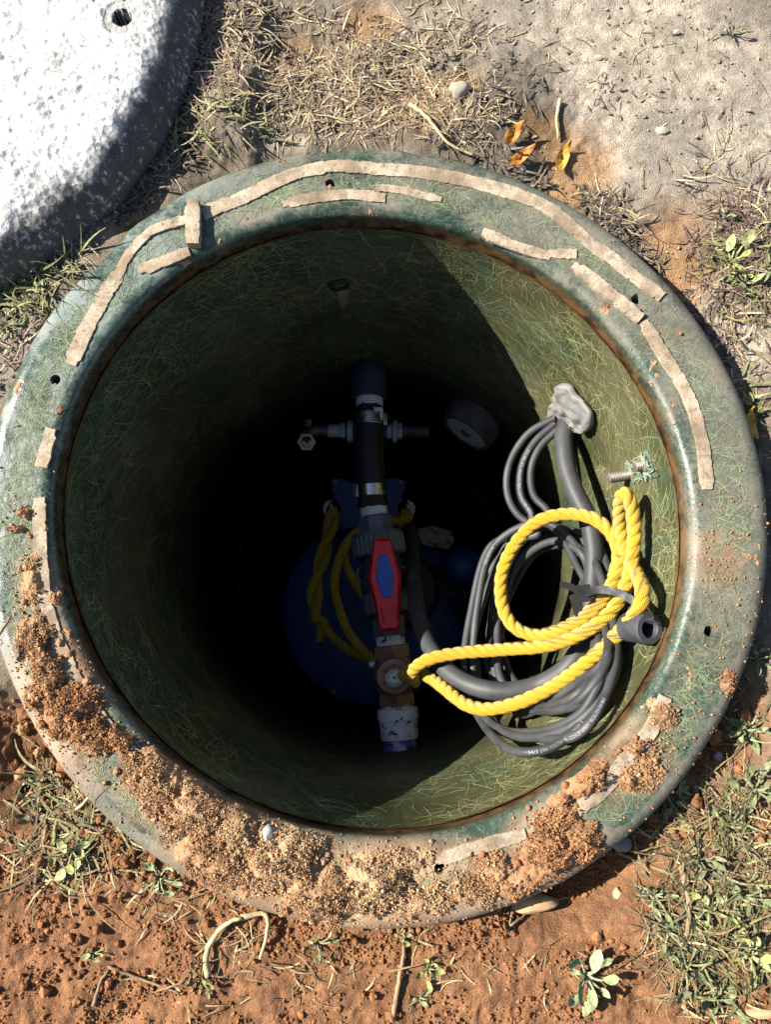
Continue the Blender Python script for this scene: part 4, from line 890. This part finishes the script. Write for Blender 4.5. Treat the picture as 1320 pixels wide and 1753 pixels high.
# soil heaps on the rim: (px, py, rx, ry, angle, height m, hue 0 red .. 1 pale)
HEAP = [(45, 880, 20, 14, 0, .006, .3), (30, 905, 22, 10, 0, .007, .3), (55, 1000, 32, 60, 10, .009, .35), (65, 1090, 38, 45, 20, .011, .35), (85, 1150, 36, 70, -15, .013, .3), (120, 1215, 62, 60, -30, .016, .15), (150, 1255, 60, 45, 20, .016, .2), (60, 1195, 26, 30, 0, .01, .3), (98, 1025, 18, 16, 20, .009, .35),
        (265, 1340, 45, 65, -30, .013, .45), (330, 1385, 60, 50, 20, .013, .5), (410, 1420, 35, 50, 10, .018, .8), (375, 1470, 80, 48, 20, .014, .35), (470, 1480, 85, 50, 15, .018, .6), (540, 1530, 70, 48, 5, .018, .35), (500, 1450, 70, 36, 10, .014, .9), (645, 1512, 58, 44, 0, .016, .95), (610, 1550, 70, 26, 0, .011, .8), (720, 1545, 60, 26, 0, .008, .7), (690, 1470, 50, 18, 0, .006, .8), (800, 1530, 70, 30, -8, .007, .45), (850, 1490, 40, 30, 0, .008, .3), (940, 1460, 48, 44, -25, .016, .12), (880, 1515, 36, 26, -20, .009, .2), (995, 1440, 34, 34, 0, .012, .1), (1005, 1338, 42, 24, -45, .014, .1), (960, 1370, 26, 14, -20, .009, .15), (960, 1400, 45, 26, -20, .009, .2), (1090, 1280, 26, 14, -35, .009, .15), (1075, 1335, 18, 18, 0, .009, .15), (1135, 1225, 26, 22, 0, .006, .4), (1100, 1310, 40, 40, -45, .005, .3), (205, 1265, 40, 25, 30, .011, .25), (230, 1300, 30, 20, 30, .010, .3), (1245, 1170, 16, 20, 0, .008, .15)]
def heap_mesh():
    nt_, nr = 2500, 100; th = np.linspace(0, 2 * np.pi, nt_, endpoint=False); t = np.linspace(.01, .995, nr); ri, ro = four(RI, th), four(RO, th)
    R = ri[None] + (ro - ri)[None] * t[:, None]; T = np.broadcast_to(th, R.shape); x = R * np.cos(T); y = R * np.sin(T); base = rim_h(x, y)[0]; X, Y = project(np.stack([x, y, base], -1))
    H = np.full(R.shape, -.004); hue = np.full(R.shape, .4); hw = np.full(R.shape, .02)
    for cx, cy, rx, ry, an, h, hu in HEAP:
        g_ = .95 if cx < 240 else 1.2; c_, s_ = math.cos(rad(an)), math.sin(rad(an)); dx, dy = X - cx, Y - cy; q = ((dx * c_ + dy * s_) / (rx * g_))**2 + ((-dx * s_ + dy * c_) / (ry * g_))**2
        e = np.exp(-2.0 * q); H = np.maximum(H, -.004 + (.004 + .75 * h) * e); hue = hue + hu * e; hw = hw + e
    hue = hue / (hw + .98) if False else (hue - .4 + .4 * .02) / hw
    n1 = fbm(x, y, .022, 5, 1) - .5; n2 = fbm(x, y, .0075, 4, 3); bil = np.abs(2 * fbm(x, y, .0045, 3, 5) - 1)
    z = H + .011 * n1 + .0055 * (n2 - .52) + .0022 * (.35 - bil) + .0009 * (LAT[2][(np.arange(nr)[:, None] * 7) & 255, np.arange(nt_)[None] & 255] - .5)
    keep = z > -.0004; z = np.clip(z, -.0008, None)
    red, tan, dk = np.array([.36, .165, .072]), np.array([.50, .335, .19]), np.array([.15, .085, .05])
    tt = np.clip(hue + .12 + .5 * (fbm(x, y, .015, 4, 6) - .5), 0, 1)[..., None]; C = red * (1 - tt) + tan * tt; d = (sstep(.56, .64, fbm(x, y, .03, 4, 4)) * .6)[..., None]; C = C * (1 - d) + dk * d
    i = np.arange(nr - 1)[:, None] * nt_; j = np.arange(nt_)[None]; k = (j + 1) % nt_; Q = np.stack([i + j, i + nt_ + j, i + nt_ + k, i + k + 0 * i], -1).reshape(-1, 4); Q = Q[keep.ravel()[Q].any(1)]
    used = np.zeros(R.size, bool); used[Q.ravel()] = True; ix = np.cumsum(used) - 1
    V = np.stack([x, y, base + z], -1).reshape(-1, 3)[used]; tag(link('soil_heap', mesh('soil_heap', V, ix[Q], True, col=C.reshape(-1, 3)[used]), MAT['soil']), kind='stuff')
    return
heap_mesh()
def heap_scatter():
    pos, siz, colr = [], [], []
    for cx, cy, rx, ry, an, h, hue in HEAP:
        n = int(rx * ry * 1.5 * (1 + h * 40)); 
        a = RNG.uniform(0, 6.28, n); q = RNG.random(n)**.6; c_, s_ = math.cos(rad(an)), math.sin(rad(an)); g_ = .92 if cx < 240 else 1.22; rx, ry = rx * g_, ry * g_; wb = .75 + .5 * fbm(np.cos(a) * 2 + cx, np.sin(a) * 2 + cy, .8, 3, 2); u = q * wb * np.cos(a) * rx; v = q * wb * np.sin(a) * ry
        X = cx + u * c_ - v * s_; Y = cy + u * s_ + v * c_; k = fbm(X, Y, 24, 3, 4) + .25 * (1 - q) > .50; X, Y, q = X[k], Y[k], q[k]
        p = P(X, Y, np.zeros(len(X))); hh, r, ri, ro = rim_h(p[:, 0], p[:, 1]); ok = (r > ri + .003) & (r < ro - .001); p, q, hh, X, Y = p[ok], q[ok], hh[ok], X[ok], Y[ok]
        top = .95 * h * (1 - q**2) * (.35 + 1.3 * fbm(X, Y, 14, 3, 6)); lay = RNG.random(len(p))**.5
        s = RNG.gamma(.9, .00026, len(p)) + .00026; s = np.where(RNG.random(len(p)) < .006, RNG.uniform(.0012, .0028, len(p)), s); p[:, 2] = hh + top * lay + s * .5
        red, tan, dk = np.array([.37, .165, .070]), np.array([.52, .345, .19]), np.array([.15, .085, .05])
        t = np.clip(hue + .15 * (hue > .25) + RNG.normal(0, .18, len(p)), 0, 1)[:, None]; C = red * (1 - t) + tan * t; d = (fbm(X, Y, 30, 3, 1) > .57)[:, None] * .4; C = C * (1 - d) + dk * d; C = C * RNG.uniform(.82, 1.1, (len(p), 1))
        pos.append(p); siz.append(s); colr.append(C)
    # loose sprinkle over the dirty half of the rim
    n = 34000; th = RNG.uniform(0, 6.28, n); r = four(RI, th) + RNG.random(n) * (four(RO, th) - four(RI, th)); p = np.stack([r * np.cos(th), r * np.sin(th), 0 * r], 1); X, Y = project(p)
    da = dirt_amt(X, Y) * .55 + .08 * (Y > 800) + .006; k = (RNG.random(n) < da); p, X, Y = p[k], X[k], Y[k]; hh = rim_h(p[:, 0], p[:, 1])[0]; s = RNG.gamma(1.6, .00028, len(p)) + .00025; p[:, 2] = hh + s * .5
    t = np.clip(RNG.normal(.45, .3, len(p)), 0, 1)[:, None]; t = t * (X < 850)[:, None] + .15 * (X >= 850)[:, None]; pos.append(p); siz.append(s); colr.append((np.array([.37, .165, .070]) * (1 - t) + np.array([.50, .33, .18]) * t) * RNG.uniform(.7, 1.1, (len(p), 1)))
    p, s, c = np.concatenate(pos), np.concatenate(siz), np.concatenate(colr); sm = s < .00085
    grains(p[sm], s[sm], c[sm], 'fine_soil', None, OCT, True); bg_ = s > .00115; grains(p[~sm & ~bg_], s[~sm & ~bg_], c[~sm & ~bg_], 'loose_soil'); grains(p[bg_], s[bg_], c[bg_], 'soil_lumps', None, TP3)
heap_scatter()
def ground_crumbs():
    n = 210000; X = RNG.uniform(-60, 1380, n); Y = RNG.uniform(-40, 1810, n); p = P(X, Y, np.full(n, -.025)); th = np.arctan2(p[:, 1], p[:, 0]); out = np.hypot(p[:, 0], p[:, 1]) > four(RO, th) + .002
    c = clay_mask(X, Y); rr = np.hypot(p[:, 0], p[:, 1]) - four(RO, th)
    den = c * (.05 + .75 * (1 - sstep(.0, .06, rr)) * (fbm(X, Y, 60, 3, 3) > .42) + .45 * (fbm(X, Y, 45, 3, 5) > .55)) + (1 - c) * .03 + .25 * blob(X, Y, 25, 590, 80, 90) + .3 * blob(X, Y, 200, 400, 150, 30, -40)
    den = den * (1 - .8 * blob(X, Y, 720, 1690, 280, 60)) 
    k = out & (RNG.random(n) < den); X, Y, c = X[k], Y[k], c[k]; p = P(X, Y, np.full(len(X), -.025)); qx, qy = project(p); p[:, 2] = ground_z(p[:, 0], p[:, 1], X, Y)
    s = RNG.gamma(1.5, .00040, len(X)) + .00035; p[:, 2] += s * .4
    red = np.array([.27, .125, .055]) * RNG.uniform(.75, 1.15, (len(X), 1)); gry = np.array([.30, .26, .20]) * RNG.uniform(.5, 1.3, (len(X), 1)); grains(p, s, red * c[:, None] + gry * (1 - c[:, None]), 'soil_crumbs')
ground_crumbs()
def lumps():
    n = 2600; X = RNG.uniform(-40, 1360, n); Y = RNG.uniform(1150, 1800, n); p = P(X, Y, np.full(n, -.025)); th = np.arctan2(p[:, 1], p[:, 0]); rr = np.hypot(p[:, 0], p[:, 1]) - four(RO, th); c = clay_mask(X, Y)
    den = c * (.05 + .5 * (1 - sstep(.0, .05, rr)) + .5 * (fbm(X, Y, 80, 3, 5) > .53)) * (1 - .9 * blob(X, Y, 720, 1690, 260, 60)); k = (rr > .004) & (RNG.random(n) < den); X, Y = X[k], Y[k]; p = P(X, Y, np.full(len(X), -.025)); p[:, 2] = ground_z(p[:, 0], p[:, 1], X, Y)
    s = RNG.gamma(2, .0011, len(X)) + .0014; p[:, 2] += s * .3; grains(p, s, np.array([.26, .122, .056]) * RNG.uniform(.7, 1.1, (len(X), 1)), 'clay_lumps', None, TP3)
lumps()
# single clods one could pick up
CL = [(46, 884, 10), (78, 905, 9), (52, 918, 8), (100, 1018, 11), (42, 1030, 9), (104, 1100, 12), (150, 1165, 12), (118, 1120, 10), (862, 1468, 8), (825, 1462, 9), (885, 1476, 12), (968, 1345, 11), (1018, 1330, 15), (1002, 1352, 12), (1088, 1262, 9), (1060, 1285, 8), (920, 1432, 9), (905, 1384, 7), (985, 1378, 8), (1138, 1320, 6), (738, 1440, 7), (662, 1441, 5), (245, 1350, 10), (430, 1412, 16), (300, 1315, 9), (200, 1320, 10), (180, 1340, 9), (1240, 1265, 30), (1210, 1300, 16), (1290, 1230, 20), (1110, 1268, 8), (1165, 572, 6), (360, 1520, 9), (598, 1472, 8), (712, 1452, 6), (505, 1432, 9), (560, 1462, 8), (1272, 1320, 14), (60, 1290, 18), (30, 1250, 20), (95, 1330, 16), (25, 1330, 22), (70, 1240, 14)]
cm = [mesh('soil_clod', V, Fc, True, col=np.tile(c_, (len(V), 1))) for V, Fc in TP2 for c_ in (np.array([.36, .145, .06]), np.array([.40, .22, .11]))]
for i, (x, y, s) in enumerate(CL):
    p = P(x, y, 0.); h, r, ri, ro = rim_h(p[0], p[1]); on = r < ro
    if not on: p = P(x, y, -.025); h = float(ground_z(p[0], p[1], np.float64(x), np.float64(y)))
    o = link('soil_clod', cm[(i * 5 + (1 if x < 800 else 0)) % 12 // 2 * 2 + (0 if x > 800 else 1)], MAT['crumb']); k = s * mpp(p) * .85; o.location = (p[0], p[1], float(h) + k * .5); o.scale = (k, k, k * .8); o.rotation_euler = (0, 0, random.uniform(0, 6))
    zone = 'left' if x < 230 else 'near' if x < 800 else 'lower right'
    tag(o, f'crumbly clod of reddish soil on the {zone} rim' if on else f'crumbly clod of red clay on the ground beside the {zone} rim', 'soil clod', f'soil clods on the {zone} rim' if on else f'soil clods on the ground, {zone}')

# ================================================================== STONES, LEAVES, TWIGS
def gz(x, y):
    p = P(x, y, -.015); return np.array([p[0], p[1], float(ground_z(p[0], p[1], np.float64(x), np.float64(y)))])
def stone(x, y, rx, ry, h, mt, label, seed, rim_=False):
    V, Fc = ICO3; g = np.random.default_rng(seed); f = 1 + .0 * V[:, 0]
    for _ in range(9):
        d = unit(g.normal(0, 1, 3)); f = np.minimum(f, g.uniform(.72, .95) / np.maximum(V @ d, .05)) 
    p = P(x, y, 0.) if rim_ else gz(x, y); q = mpp(p); f = np.minimum(f, 1.1) * (1 + .22 * (fbm(V[:, 0] + V[:, 2] * .7, V[:, 1] + V[:, 2] * .5, .45, 4, seed % 4) - .5)); W = V * f[:, None] * [rx * q, ry * q, h] + p + [0, 0, h * .35]
    tag(link('stone', mesh('stone', W, Fc, True, 35), MAT[mt]), label, 'stone')
stone(783, 170, 18, 15, .010, 'stone_white', 'largest white stone, in the straw above the far rim', 1)
stone(1025, 104, 10, 5, .0025, 'stone_white', 'small flat white chip on the pale soil', 2)
stone(1132, 228, 12, 8, .003, 'stone_white', 'pale flattish stone on the bare ground at upper right', 3)
stone(905, 1566, 62, 17, .012, 'stone_tan', 'long flat tan stone wedged below the near rim', 4)
stone(1255, 1303, 8, 11, .006, 'stone_grey', 'small grey stone in red crumbs right of the rim', 5)
stone(461, 1426, 12, 15, .009, 'stone_grey', 'grey flint lying on the soil covered near rim', 6, True)
stone(1085, 1462, 18, 15, .009, 'stone_grey', 'grey lumpy stone beside weeds at lower right', 7)
stone(1077, 1550, 10, 13, .007, 'stone_tan', 'tan pebble on the red clay at lower right', 8)
stone(1310, 1742, 40, 9, .006, 'stone_tan', 'tan flat stone at the lower right corner', 9)
stone(25, 1395 / 2 + 0, 10, 8, .006, 'stone_grey', 'grey pebble beside the left rim', 10)
def leaf_mesh(L, Wd, curl=.25, fold=.25, tip=1.0, n=8, bend=0.):
    V = []; 
    for i in range(n + 1):
        t = i / n; w_ = Wd * (math.sin(math.pi * min(1, t * .92 + .04))**.8) * (1 - .35 * t * tip); zc = curl * L * (t - .5)**2 * 2; sx = bend * L * t * t
        for s in (-1, -.5, 0, .5, 1): V.append([s * w_ * .5 + sx, t * L, zc + abs(s) * w_ * .5 * fold + random.uniform(-.05, .05) * L * (abs(s) > .2) + .04 * L * math.sin(9 * t + 3 * s)])
    Fc = [(i * 5 + j, i * 5 + j + 1, (i + 1) * 5 + j + 1, (i + 1) * 5 + j) for i in range(n) for j in range(4)]; return np.array(V), Fc
for x, y, L, Wd, an, tl, mt, lab in ((858, 262, .030, .016, -38, .5, 'leaf_orange', 'curled orange dry leaf, upper one of the pair touching the far rim'), (868, 292, .034, .014, -50, .45, 'leaf_orange', 'orange brown dry leaf, lower one of the pair touching the far rim'), (952, 296, .034, .016, -20, .35, 'leaf_yellow', 'lone pointed golden dry leaf right of the pair'), (1298, 745, .034, .018, 15, .6, 'leaf_yellow', 'yellow dry leaf tucked beside the right rim')):
    V, Fc = leaf_mesh(L, Wd, .5, .35); o = link('dry_leaf', mesh('dry_leaf', V, Fc), MAT[mt]); p = gz(x, y); o.location = p + [0, 0, .006]; o.rotation_euler = (tl * .5, tl * .6, rad(an)); tag(o, lab, 'leaf')
def twig(pts, r, mt, lab, name='twig', cat='twig', lift=.003):
    p = np.array([gz(x, y) + [0, 0, lift] for x, y in pts]); c = smoothpath(p, .004); c = c + RNG.normal(0, .0003, c.shape); V, Q, uv = tube(c, np.linspace(r, r * .5, len(c)), 7); tag(link(name, mesh(name, V, Q), MAT[mt]), lab, cat)
twig([(672, 1760), (682, 1700), (692, 1640), (694, 1600)], .0028, 'twig', 'brown root running up to the near rim from the bottom edge')
twig([(880, 1600), (905, 1590), (940, 1576), (1000, 1560)], .0014, 'twig', 'thin root beside the tan flat stone')
twig([(1000, 1510), (1015, 1490), (1010, 1480), (985, 1535), (930, 1540)], .0009, 'twig', 'fine looping root hanging at the lower right rim edge')
twig([(175, 1668), (230, 1690), (300, 1712)], .0016, 'twig', 'bent brown twig on the clay at lower left')
twig([(150, 1735), (160, 1700), (176, 1672)], .0022, 'twig', 'short brown twig standing up to the bent one, lower left')
twig([(1178, 1490), (1186, 1560), (1180, 1640)], .0034, 'twig', 'grey brown stem lying through the weeds at lower right')
twig([(1080, 1480), (1120, 1495), (1170, 1506)], .0022, 'twig', 'straight dead stem pointing at the grey stone, lower right')
twig([(700, 195), (730, 225), (765, 262), (810, 278)], .0024, 'straw', 'pale curved straw stalk ending at the far rim', 'straw_stalk', 'straw', .008)
twig([(352, 1680), (350, 1640), (366, 1606), (392, 1582), (412, 1576)], .0034, 'straw', 'thick pale crescent straw on the clay below the rim', 'straw_stalk', 'straw', .008)
twig([(410, 1576), (450, 1572), (455, 1600), (442, 1650)], .0028, 'straw', 'pale bent straw next to the crescent one', 'straw_stalk', 'straw', .006)
twig([(120, 1395), (145, 1370), (152, 1356)], .0022, 'straw', 'short green straw poking up to the lower left rim', 'straw_stalk', 'straw', .008)
twig([(0, 1122), (30, 1082), (48, 1055)], .0022, 'plant_stem' if 'plant_stem' in MAT else 'twig', 'thin grass stalk lying over the left rim edge', 'grass_stalk', 'grass', .030)
twig([(953, 186), (949, 215), (954, 245)], .0022, 'straw', 'small upright green stalk above the golden leaf', 'straw_stalk', 'straw', .006)

# ================================================================== GRASS AND WEEDS
def blades(name, n, zones, Lr, Wr, cols, flat=.25, arch=.5, kindname=None):
    """zones: (px,py,rx,ry,angle,weight)"""
    w_ = np.array([z[5] for z in zones], float); idx = RNG.choice(len(zones), n, p=w_ / w_.sum()); Z = np.array([z[:5] for z in zones])[idx]
    a = RNG.uniform(0, 6.28, n); q = RNG.random(n)**.6; u = q * np.cos(a) * Z[:, 2]; v = q * np.sin(a) * Z[:, 3]; c_, s_ = np.cos(np.radians(Z[:, 4])), np.sin(np.radians(Z[:, 4])); X = Z[:, 0] + u * c_ - v * s_; Y = Z[:, 1] + u * s_ + v * c_
    p = P(X, Y, np.full(n, -.015)); th = np.arctan2(p[:, 1], p[:, 0]); lidd = np.hypot(p[:, 0] + .556, p[:, 1] - .548)
    k = (np.hypot(p[:, 0], p[:, 1]) > four(RO, th) + .003) & (lidd > .372); X, Y, p = X[k], Y[k], p[k]; n = len(X); p[:, 2] = ground_z(p[:, 0], p[:, 1], X, Y) + .001
    yaw = RNG.uniform(0, 6.28, n); L = RNG.uniform(*Lr, n); W = RNG.uniform(*Wr, n); pit = np.abs(RNG.normal(0, flat, n)); bd = RNG.normal(0, arch, n); sd = RNG.normal(0, .5, n)
    rows = []; S = 5
    pos = p.copy(); ang = yaw.copy(); el_ = pit.copy()
    for i in range(S + 1):
        t = i / S; wd = W * (1 - t**2 * .85) * (.7 + .3 * min(1, t * 4)); sx = np.stack([-np.sin(ang), np.cos(ang), 0 * ang], 1); up = np.stack([0 * ang, 0 * ang, RNG.normal(0, .15, n) * wd], 1)
        rows += [pos - sx * wd[:, None] * .5, pos + np.array([0, 0, .12]) * wd[:, None] * (-1) + up * 0, pos + sx * wd[:, None] * .5]
        st = L / S; pos = pos + np.stack([np.cos(ang) * np.cos(el_), np.sin(ang) * np.cos(el_), np.sin(el_)], 1) * st[:, None]; gzz = ground_z(pos[:, 0], pos[:, 1], X, Y) if False else p[:, 2] - .001; pos[:, 2] = np.maximum(pos[:, 2], gzz + .0012); el_ = el_ - np.abs(bd) * .35; ang = ang + sd * .3
    V = np.stack(rows, 1); m = V.shape[1]; b = np.arange(n)[:, None] * m; Q = []
    for i in range(S):
        for j in (0, 1): Q.append(np.stack([b[:, 0] + 3 * i + j, b[:, 0] + 3 * i + j + 1, b[:, 0] + 3 * i + j + 4, b[:, 0] + 3 * i + j + 3], 1))
    cols = np.array(cols); C = cols[RNG.integers(0, len(cols), n)] * RNG.uniform(.65, 1.2, (n, 1)); 
    tag(link(name, mesh(name, V.reshape(-1, 3), np.concatenate(Q), True, col=np.repeat(C, m, 0)), MAT['plant']), kind='stuff')
TAN = [(.44, .34, .19), (.36, .27, .15), (.52, .43, .27), (.28, .21, .125), (.22, .165, .10), (.40, .32, .22)]
GRN = [(.15, .165, .06), (.21, .215, .09), (.11, .125, .05), (.26, .25, .13)]
PUR = [(.14, .08, .075), (.19, .12, .11), (.10, .06, .055), (.20, .15, .10)]
blades('dry_straw', 2500, [(480, 130, 190, 120, 0, 5), (620, 170, 140, 80, 0, 3), (730, 90, 120, 80, 0, 1.6), (400, 60, 70, 80, 0, 2), (790, 210, 70, 70, 60, 1.4), (520, 235, 200, 26, -6, 1.5), (960, 60, 200, 120, 0, .4), (1150, 200, 160, 160, 0, .22), (300, 260, 80, 40, -30, .8)], (.008, .034), (.0007, .0022), TAN + [(.14, .10, .065), (.18, .14, .09), (.22, .15, .10)], .14)
blades('dry_straw', 1100, [(1275, 420, 70, 110, 0, 3), (1275, 600, 60, 150, 10, 2), (1230, 300, 90, 60, 0, .6), (30, 570, 70, 80, -40, 1.5), (90, 470, 80, 40, -30, 1.4), (1300, 850, 30, 200, 0, 1), (1060, 360, 60, 24, 40, .8)], (.010, .038), (.0008, .0024), TAN + PUR, .3)
blades('dry_straw', 1500, [(1230, 1560, 120, 200, 0, 6), (100, 1420, 110, 110, 20, 2), (400, 1680, 200, 60, 0, .5), (1280, 1400, 60, 80, 0, 1.2), (300, 1560, 150, 60, 20, .5), (780, 1660, 250, 80, 0, .25)], (.010, .036), (.0008, .0024), [(.36, .26, .13), (.24, .16, .08), (.42, .34, .17), (.17, .11, .06)], .3)
blades('purple_grass', 230, [(1270, 450, 70, 110, 0, 3), (1225, 390, 50, 60, 0, 2), (370, 100, 40, 90, 0, 1.1), (1250, 560, 40, 70, 0, 1.2), (500, 150, 150, 90, 0, .5)], (.015, .045), (.0010, .0026), PUR, .3)
blades('green_grass', 800, [(90, 455, 70, 45, -35, 3), (40, 500, 60, 60, -30, 2.4), (290, 235, 70, 40, -10, 1.5), (400, 215, 60, 30, 0, .9), (1240, 1560, 110, 190, 0, 3.2), (1280, 470, 60, 80, 0, 1), (100, 1410, 110, 90, 20, .6), (380, 250, 120, 20, -10, .6), (1305, 1250, 25, 160, 0, .8), (1300, 700, 25, 120, 0, .5)], (.012, .042), (.0012, .0032), GRN, .55)

DEB = [(.30, .24, .16), (.16, .12, .085), (.36, .30, .21), (.10, .08, .06), (.24, .15, .08)]
blades('litter', 1500, [(1080, 150, 260, 190, 20, 1.1), (700, 90, 200, 100, 0, 2), (480, 130, 180, 120, 0, 2), (1260, 500, 80, 200, 0, 1.5), (1220, 1560, 120, 200, 0, 2), (100, 1420, 110, 120, 0, 1), (300, 300, 120, 40, -30, 1)], (.002, .009), (.0010, .0034), DEB, .3)
blades('dead_stems', 420, [(1230, 1550, 110, 190, 0, 4), (100, 1420, 100, 100, 0, 1.4), (1285, 470, 50, 110, 0, 1.2), (1290, 1250, 40, 120, 0, .6)], (.025, .075), (.0014, .0030), [(.17, .13, .06), (.24, .20, .09), (.13, .10, .06), (.20, .20, .08)], .25)
blades('mulch', 900, [(1050, 372, 75, 26, 42, 1.5), (1120, 440, 40, 20, 50, 1.2), (235, 335, 110, 26, -38, 3), (120, 430, 60, 24, -38, 1), (330, 268, 80, 22, -22, 1.5), (800, 262, 80, 30, 10, 1.6), (900, 300, 50, 20, 20, 1), (1215, 560, 24, 90, -20, 1), (420, 40, 60, 60, 0, .8), (700, 120, 100, 60, 0, .8), (870, 170, 60, 80, 0, .6)], (.006, .028), (.0012, .0038), [(.10, .085, .065), (.055, .045, .035), (.16, .135, .105), (.20, .155, .10)], .35)
blades('dry_straw', 2600, [(1640, 500, 300, 700, 0, 2), (1600, 1500, 260, 400, 0, 2), (-320, 1000, 270, 700, 0, 2), (700, -260, 800, 230, 0, 2), (700, 2050, 800, 250, 0, .7)], (.010, .040), (.0008, .0026), TAN + GRN + DEB, .25)
WEED = [
 (265, 235, 1.0, 'g', 'pale green weed sprouting between the lid and the rim'), (330, 232, .7, 'g', 'small grey green weed right of the sprout by the lid'), (400, 218, .6, 'g', 'tiny green weed in straw above the upper left rim'),
 (105, 440, .7, 'g', 'green weed under the lid edge at the left'), (15, 560, .9, 'g', 'yellow green weed at the left edge of the picture'), (40, 480, .8, 'g', 'tangled green weed left of the rim, beneath the lid'),
 (1250, 450, 1.35, 'y', 'broad yellow green weed on the right of the sand hollow'), (1225, 425, .9, 'y', 'smaller yellow green weed left of the broad one'), (1275, 485, 1.0, 'g', 'leafy green weed below the broad yellow green one'), (1240, 375, .7, 'g', 'little weed among purple stems at the right'),
 (1305, 690, .8, 'g', 'green weed at the right edge by the yellow leaf'), (1250, 62, .8, 'd', 'dull weed on the pale soil at the top right corner'),
 (1010, 1680, 1.35, 'p', 'pale round leaved seedling alone on the red clay'), (268, 1508, .9, 'p', 'tiny pale seedling on the clay at lower left'), (120, 1460, .9, 'y', 'bright yellow green sprout in the clay near the lower left rim'), (735, 1668, .8, 'y', 'small yellow green sprout on the clay, bottom middle'), (540, 1625, .9, 'g', 'green blade leaved sprout just under the near rim'), (686, 1608, .6, 'y', 'single pale sprout touching the near rim'), (70, 1330, .8, 'd', 'trampled weed beside the lower left rim'), (50, 1400, 1.0, 'd', 'muddy weed tangle at the left edge'),
 (150, 1645, .6, 'p', 'tiny sprout on the smooth clay, lower left'), (720, 1720, .7, 'p', 'flat pale sprout near the bottom edge'), (340, 1685, .8, 'g', 'green blades beside the crescent straw'),
 (1165, 1370, 1.0, 'g', 'grey green weed tight against the lower right rim'), (1130, 1540, 1.2, 'g', 'leafy weed on the near side of the clay patch, lower right'), (1150, 1600, 1.1, 'g', 'weed with long leaves in the lower right tangle'), (1210, 1480, 1.2, 'd', 'dull green weed amid dead stems, lower right'), (1260, 1420, 1.2, 'g', 'tall weed by the right edge below the rim'), (1300, 1355, 1.3, 'g', 'broad green leaves at the right edge level with the near lip'), (1220, 1560, 1.1, 'y', 'yellow green weed in the middle of the lower right tangle'), (1280, 1540, 1.1, 'g', 'dark weed at right edge of the lower right tangle'), (1180, 1660, 1.2, 'g', 'bright weed at the bottom of the lower right tangle'), (1290, 1640, 1.3, 'y', 'spreading weed near the lower right corner'), (1240, 1720, 1.2, 'g', 'weed cut off by the bottom edge, right'), (1300, 1255, 1.2, 'g', 'weed beside red clods at the right edge'), (1310, 1130, .9, 'g', 'weed squeezed between right rim and edge of view')]
WC = {'g': [(.16, .18, .075), (.23, .25, .125)], 'y': [(.27, .29, .09), (.33, .34, .15)], 'd': [(.15, .15, .08), (.22, .20, .11)], 'p': [(.24, .28, .125), (.31, .34, .19)]}
for x, y, s, kd, lab in WEED:
    b = gz(x, y); o = empty('weed', b, lab, 'weed', 'weeds round the basin'); nl = 5 if s < .8 else 8 if s < 1.2 else 11; S = Soup(); leaves = []
    for i in range(nl):
        yaw = i * 2.4 + random.uniform(-.5, .5); ln = s * random.uniform(.003, .017); e = np.array([math.cos(yaw) * ln, math.sin(yaw) * ln, s * random.uniform(.003, .012)])
        V, Q, uv = tube(smoothpath([[0, 0, 0], e * .5 + [0, 0, .004 * s], e], .004), .0009 * s, 5, False); S.add(V, Q, np.array(WC[kd][1]) * .9)
        leaves.append((e, yaw))
    S.build('stem', MAT['plant'], o).location = (0, 0, 0)
    for vi in (0, 1):
        L = s * random.uniform(.008, .016); V, Fc = leaf_mesh(L, L * (.62 if kd in 'py' else .42), .35, .3, .3, 6, random.uniform(-.2, .2)); me = mesh('leaf', V, Fc, True, col=np.tile(np.array(WC[kd][vi]) * random.uniform(.85, 1.1), (len(V), 1)))
        for e, yaw in leaves[vi::2]:
            lf = link('leaf', me, MAT['plant'], o); lf.location = e; k = random.uniform(.55, 1.2); lf.scale = (k, k, k); lf.rotation_euler = (random.uniform(-.35, .9), random.uniform(-.8, .8), yaw - math.pi / 2 + random.uniform(-1.1, 1.1))
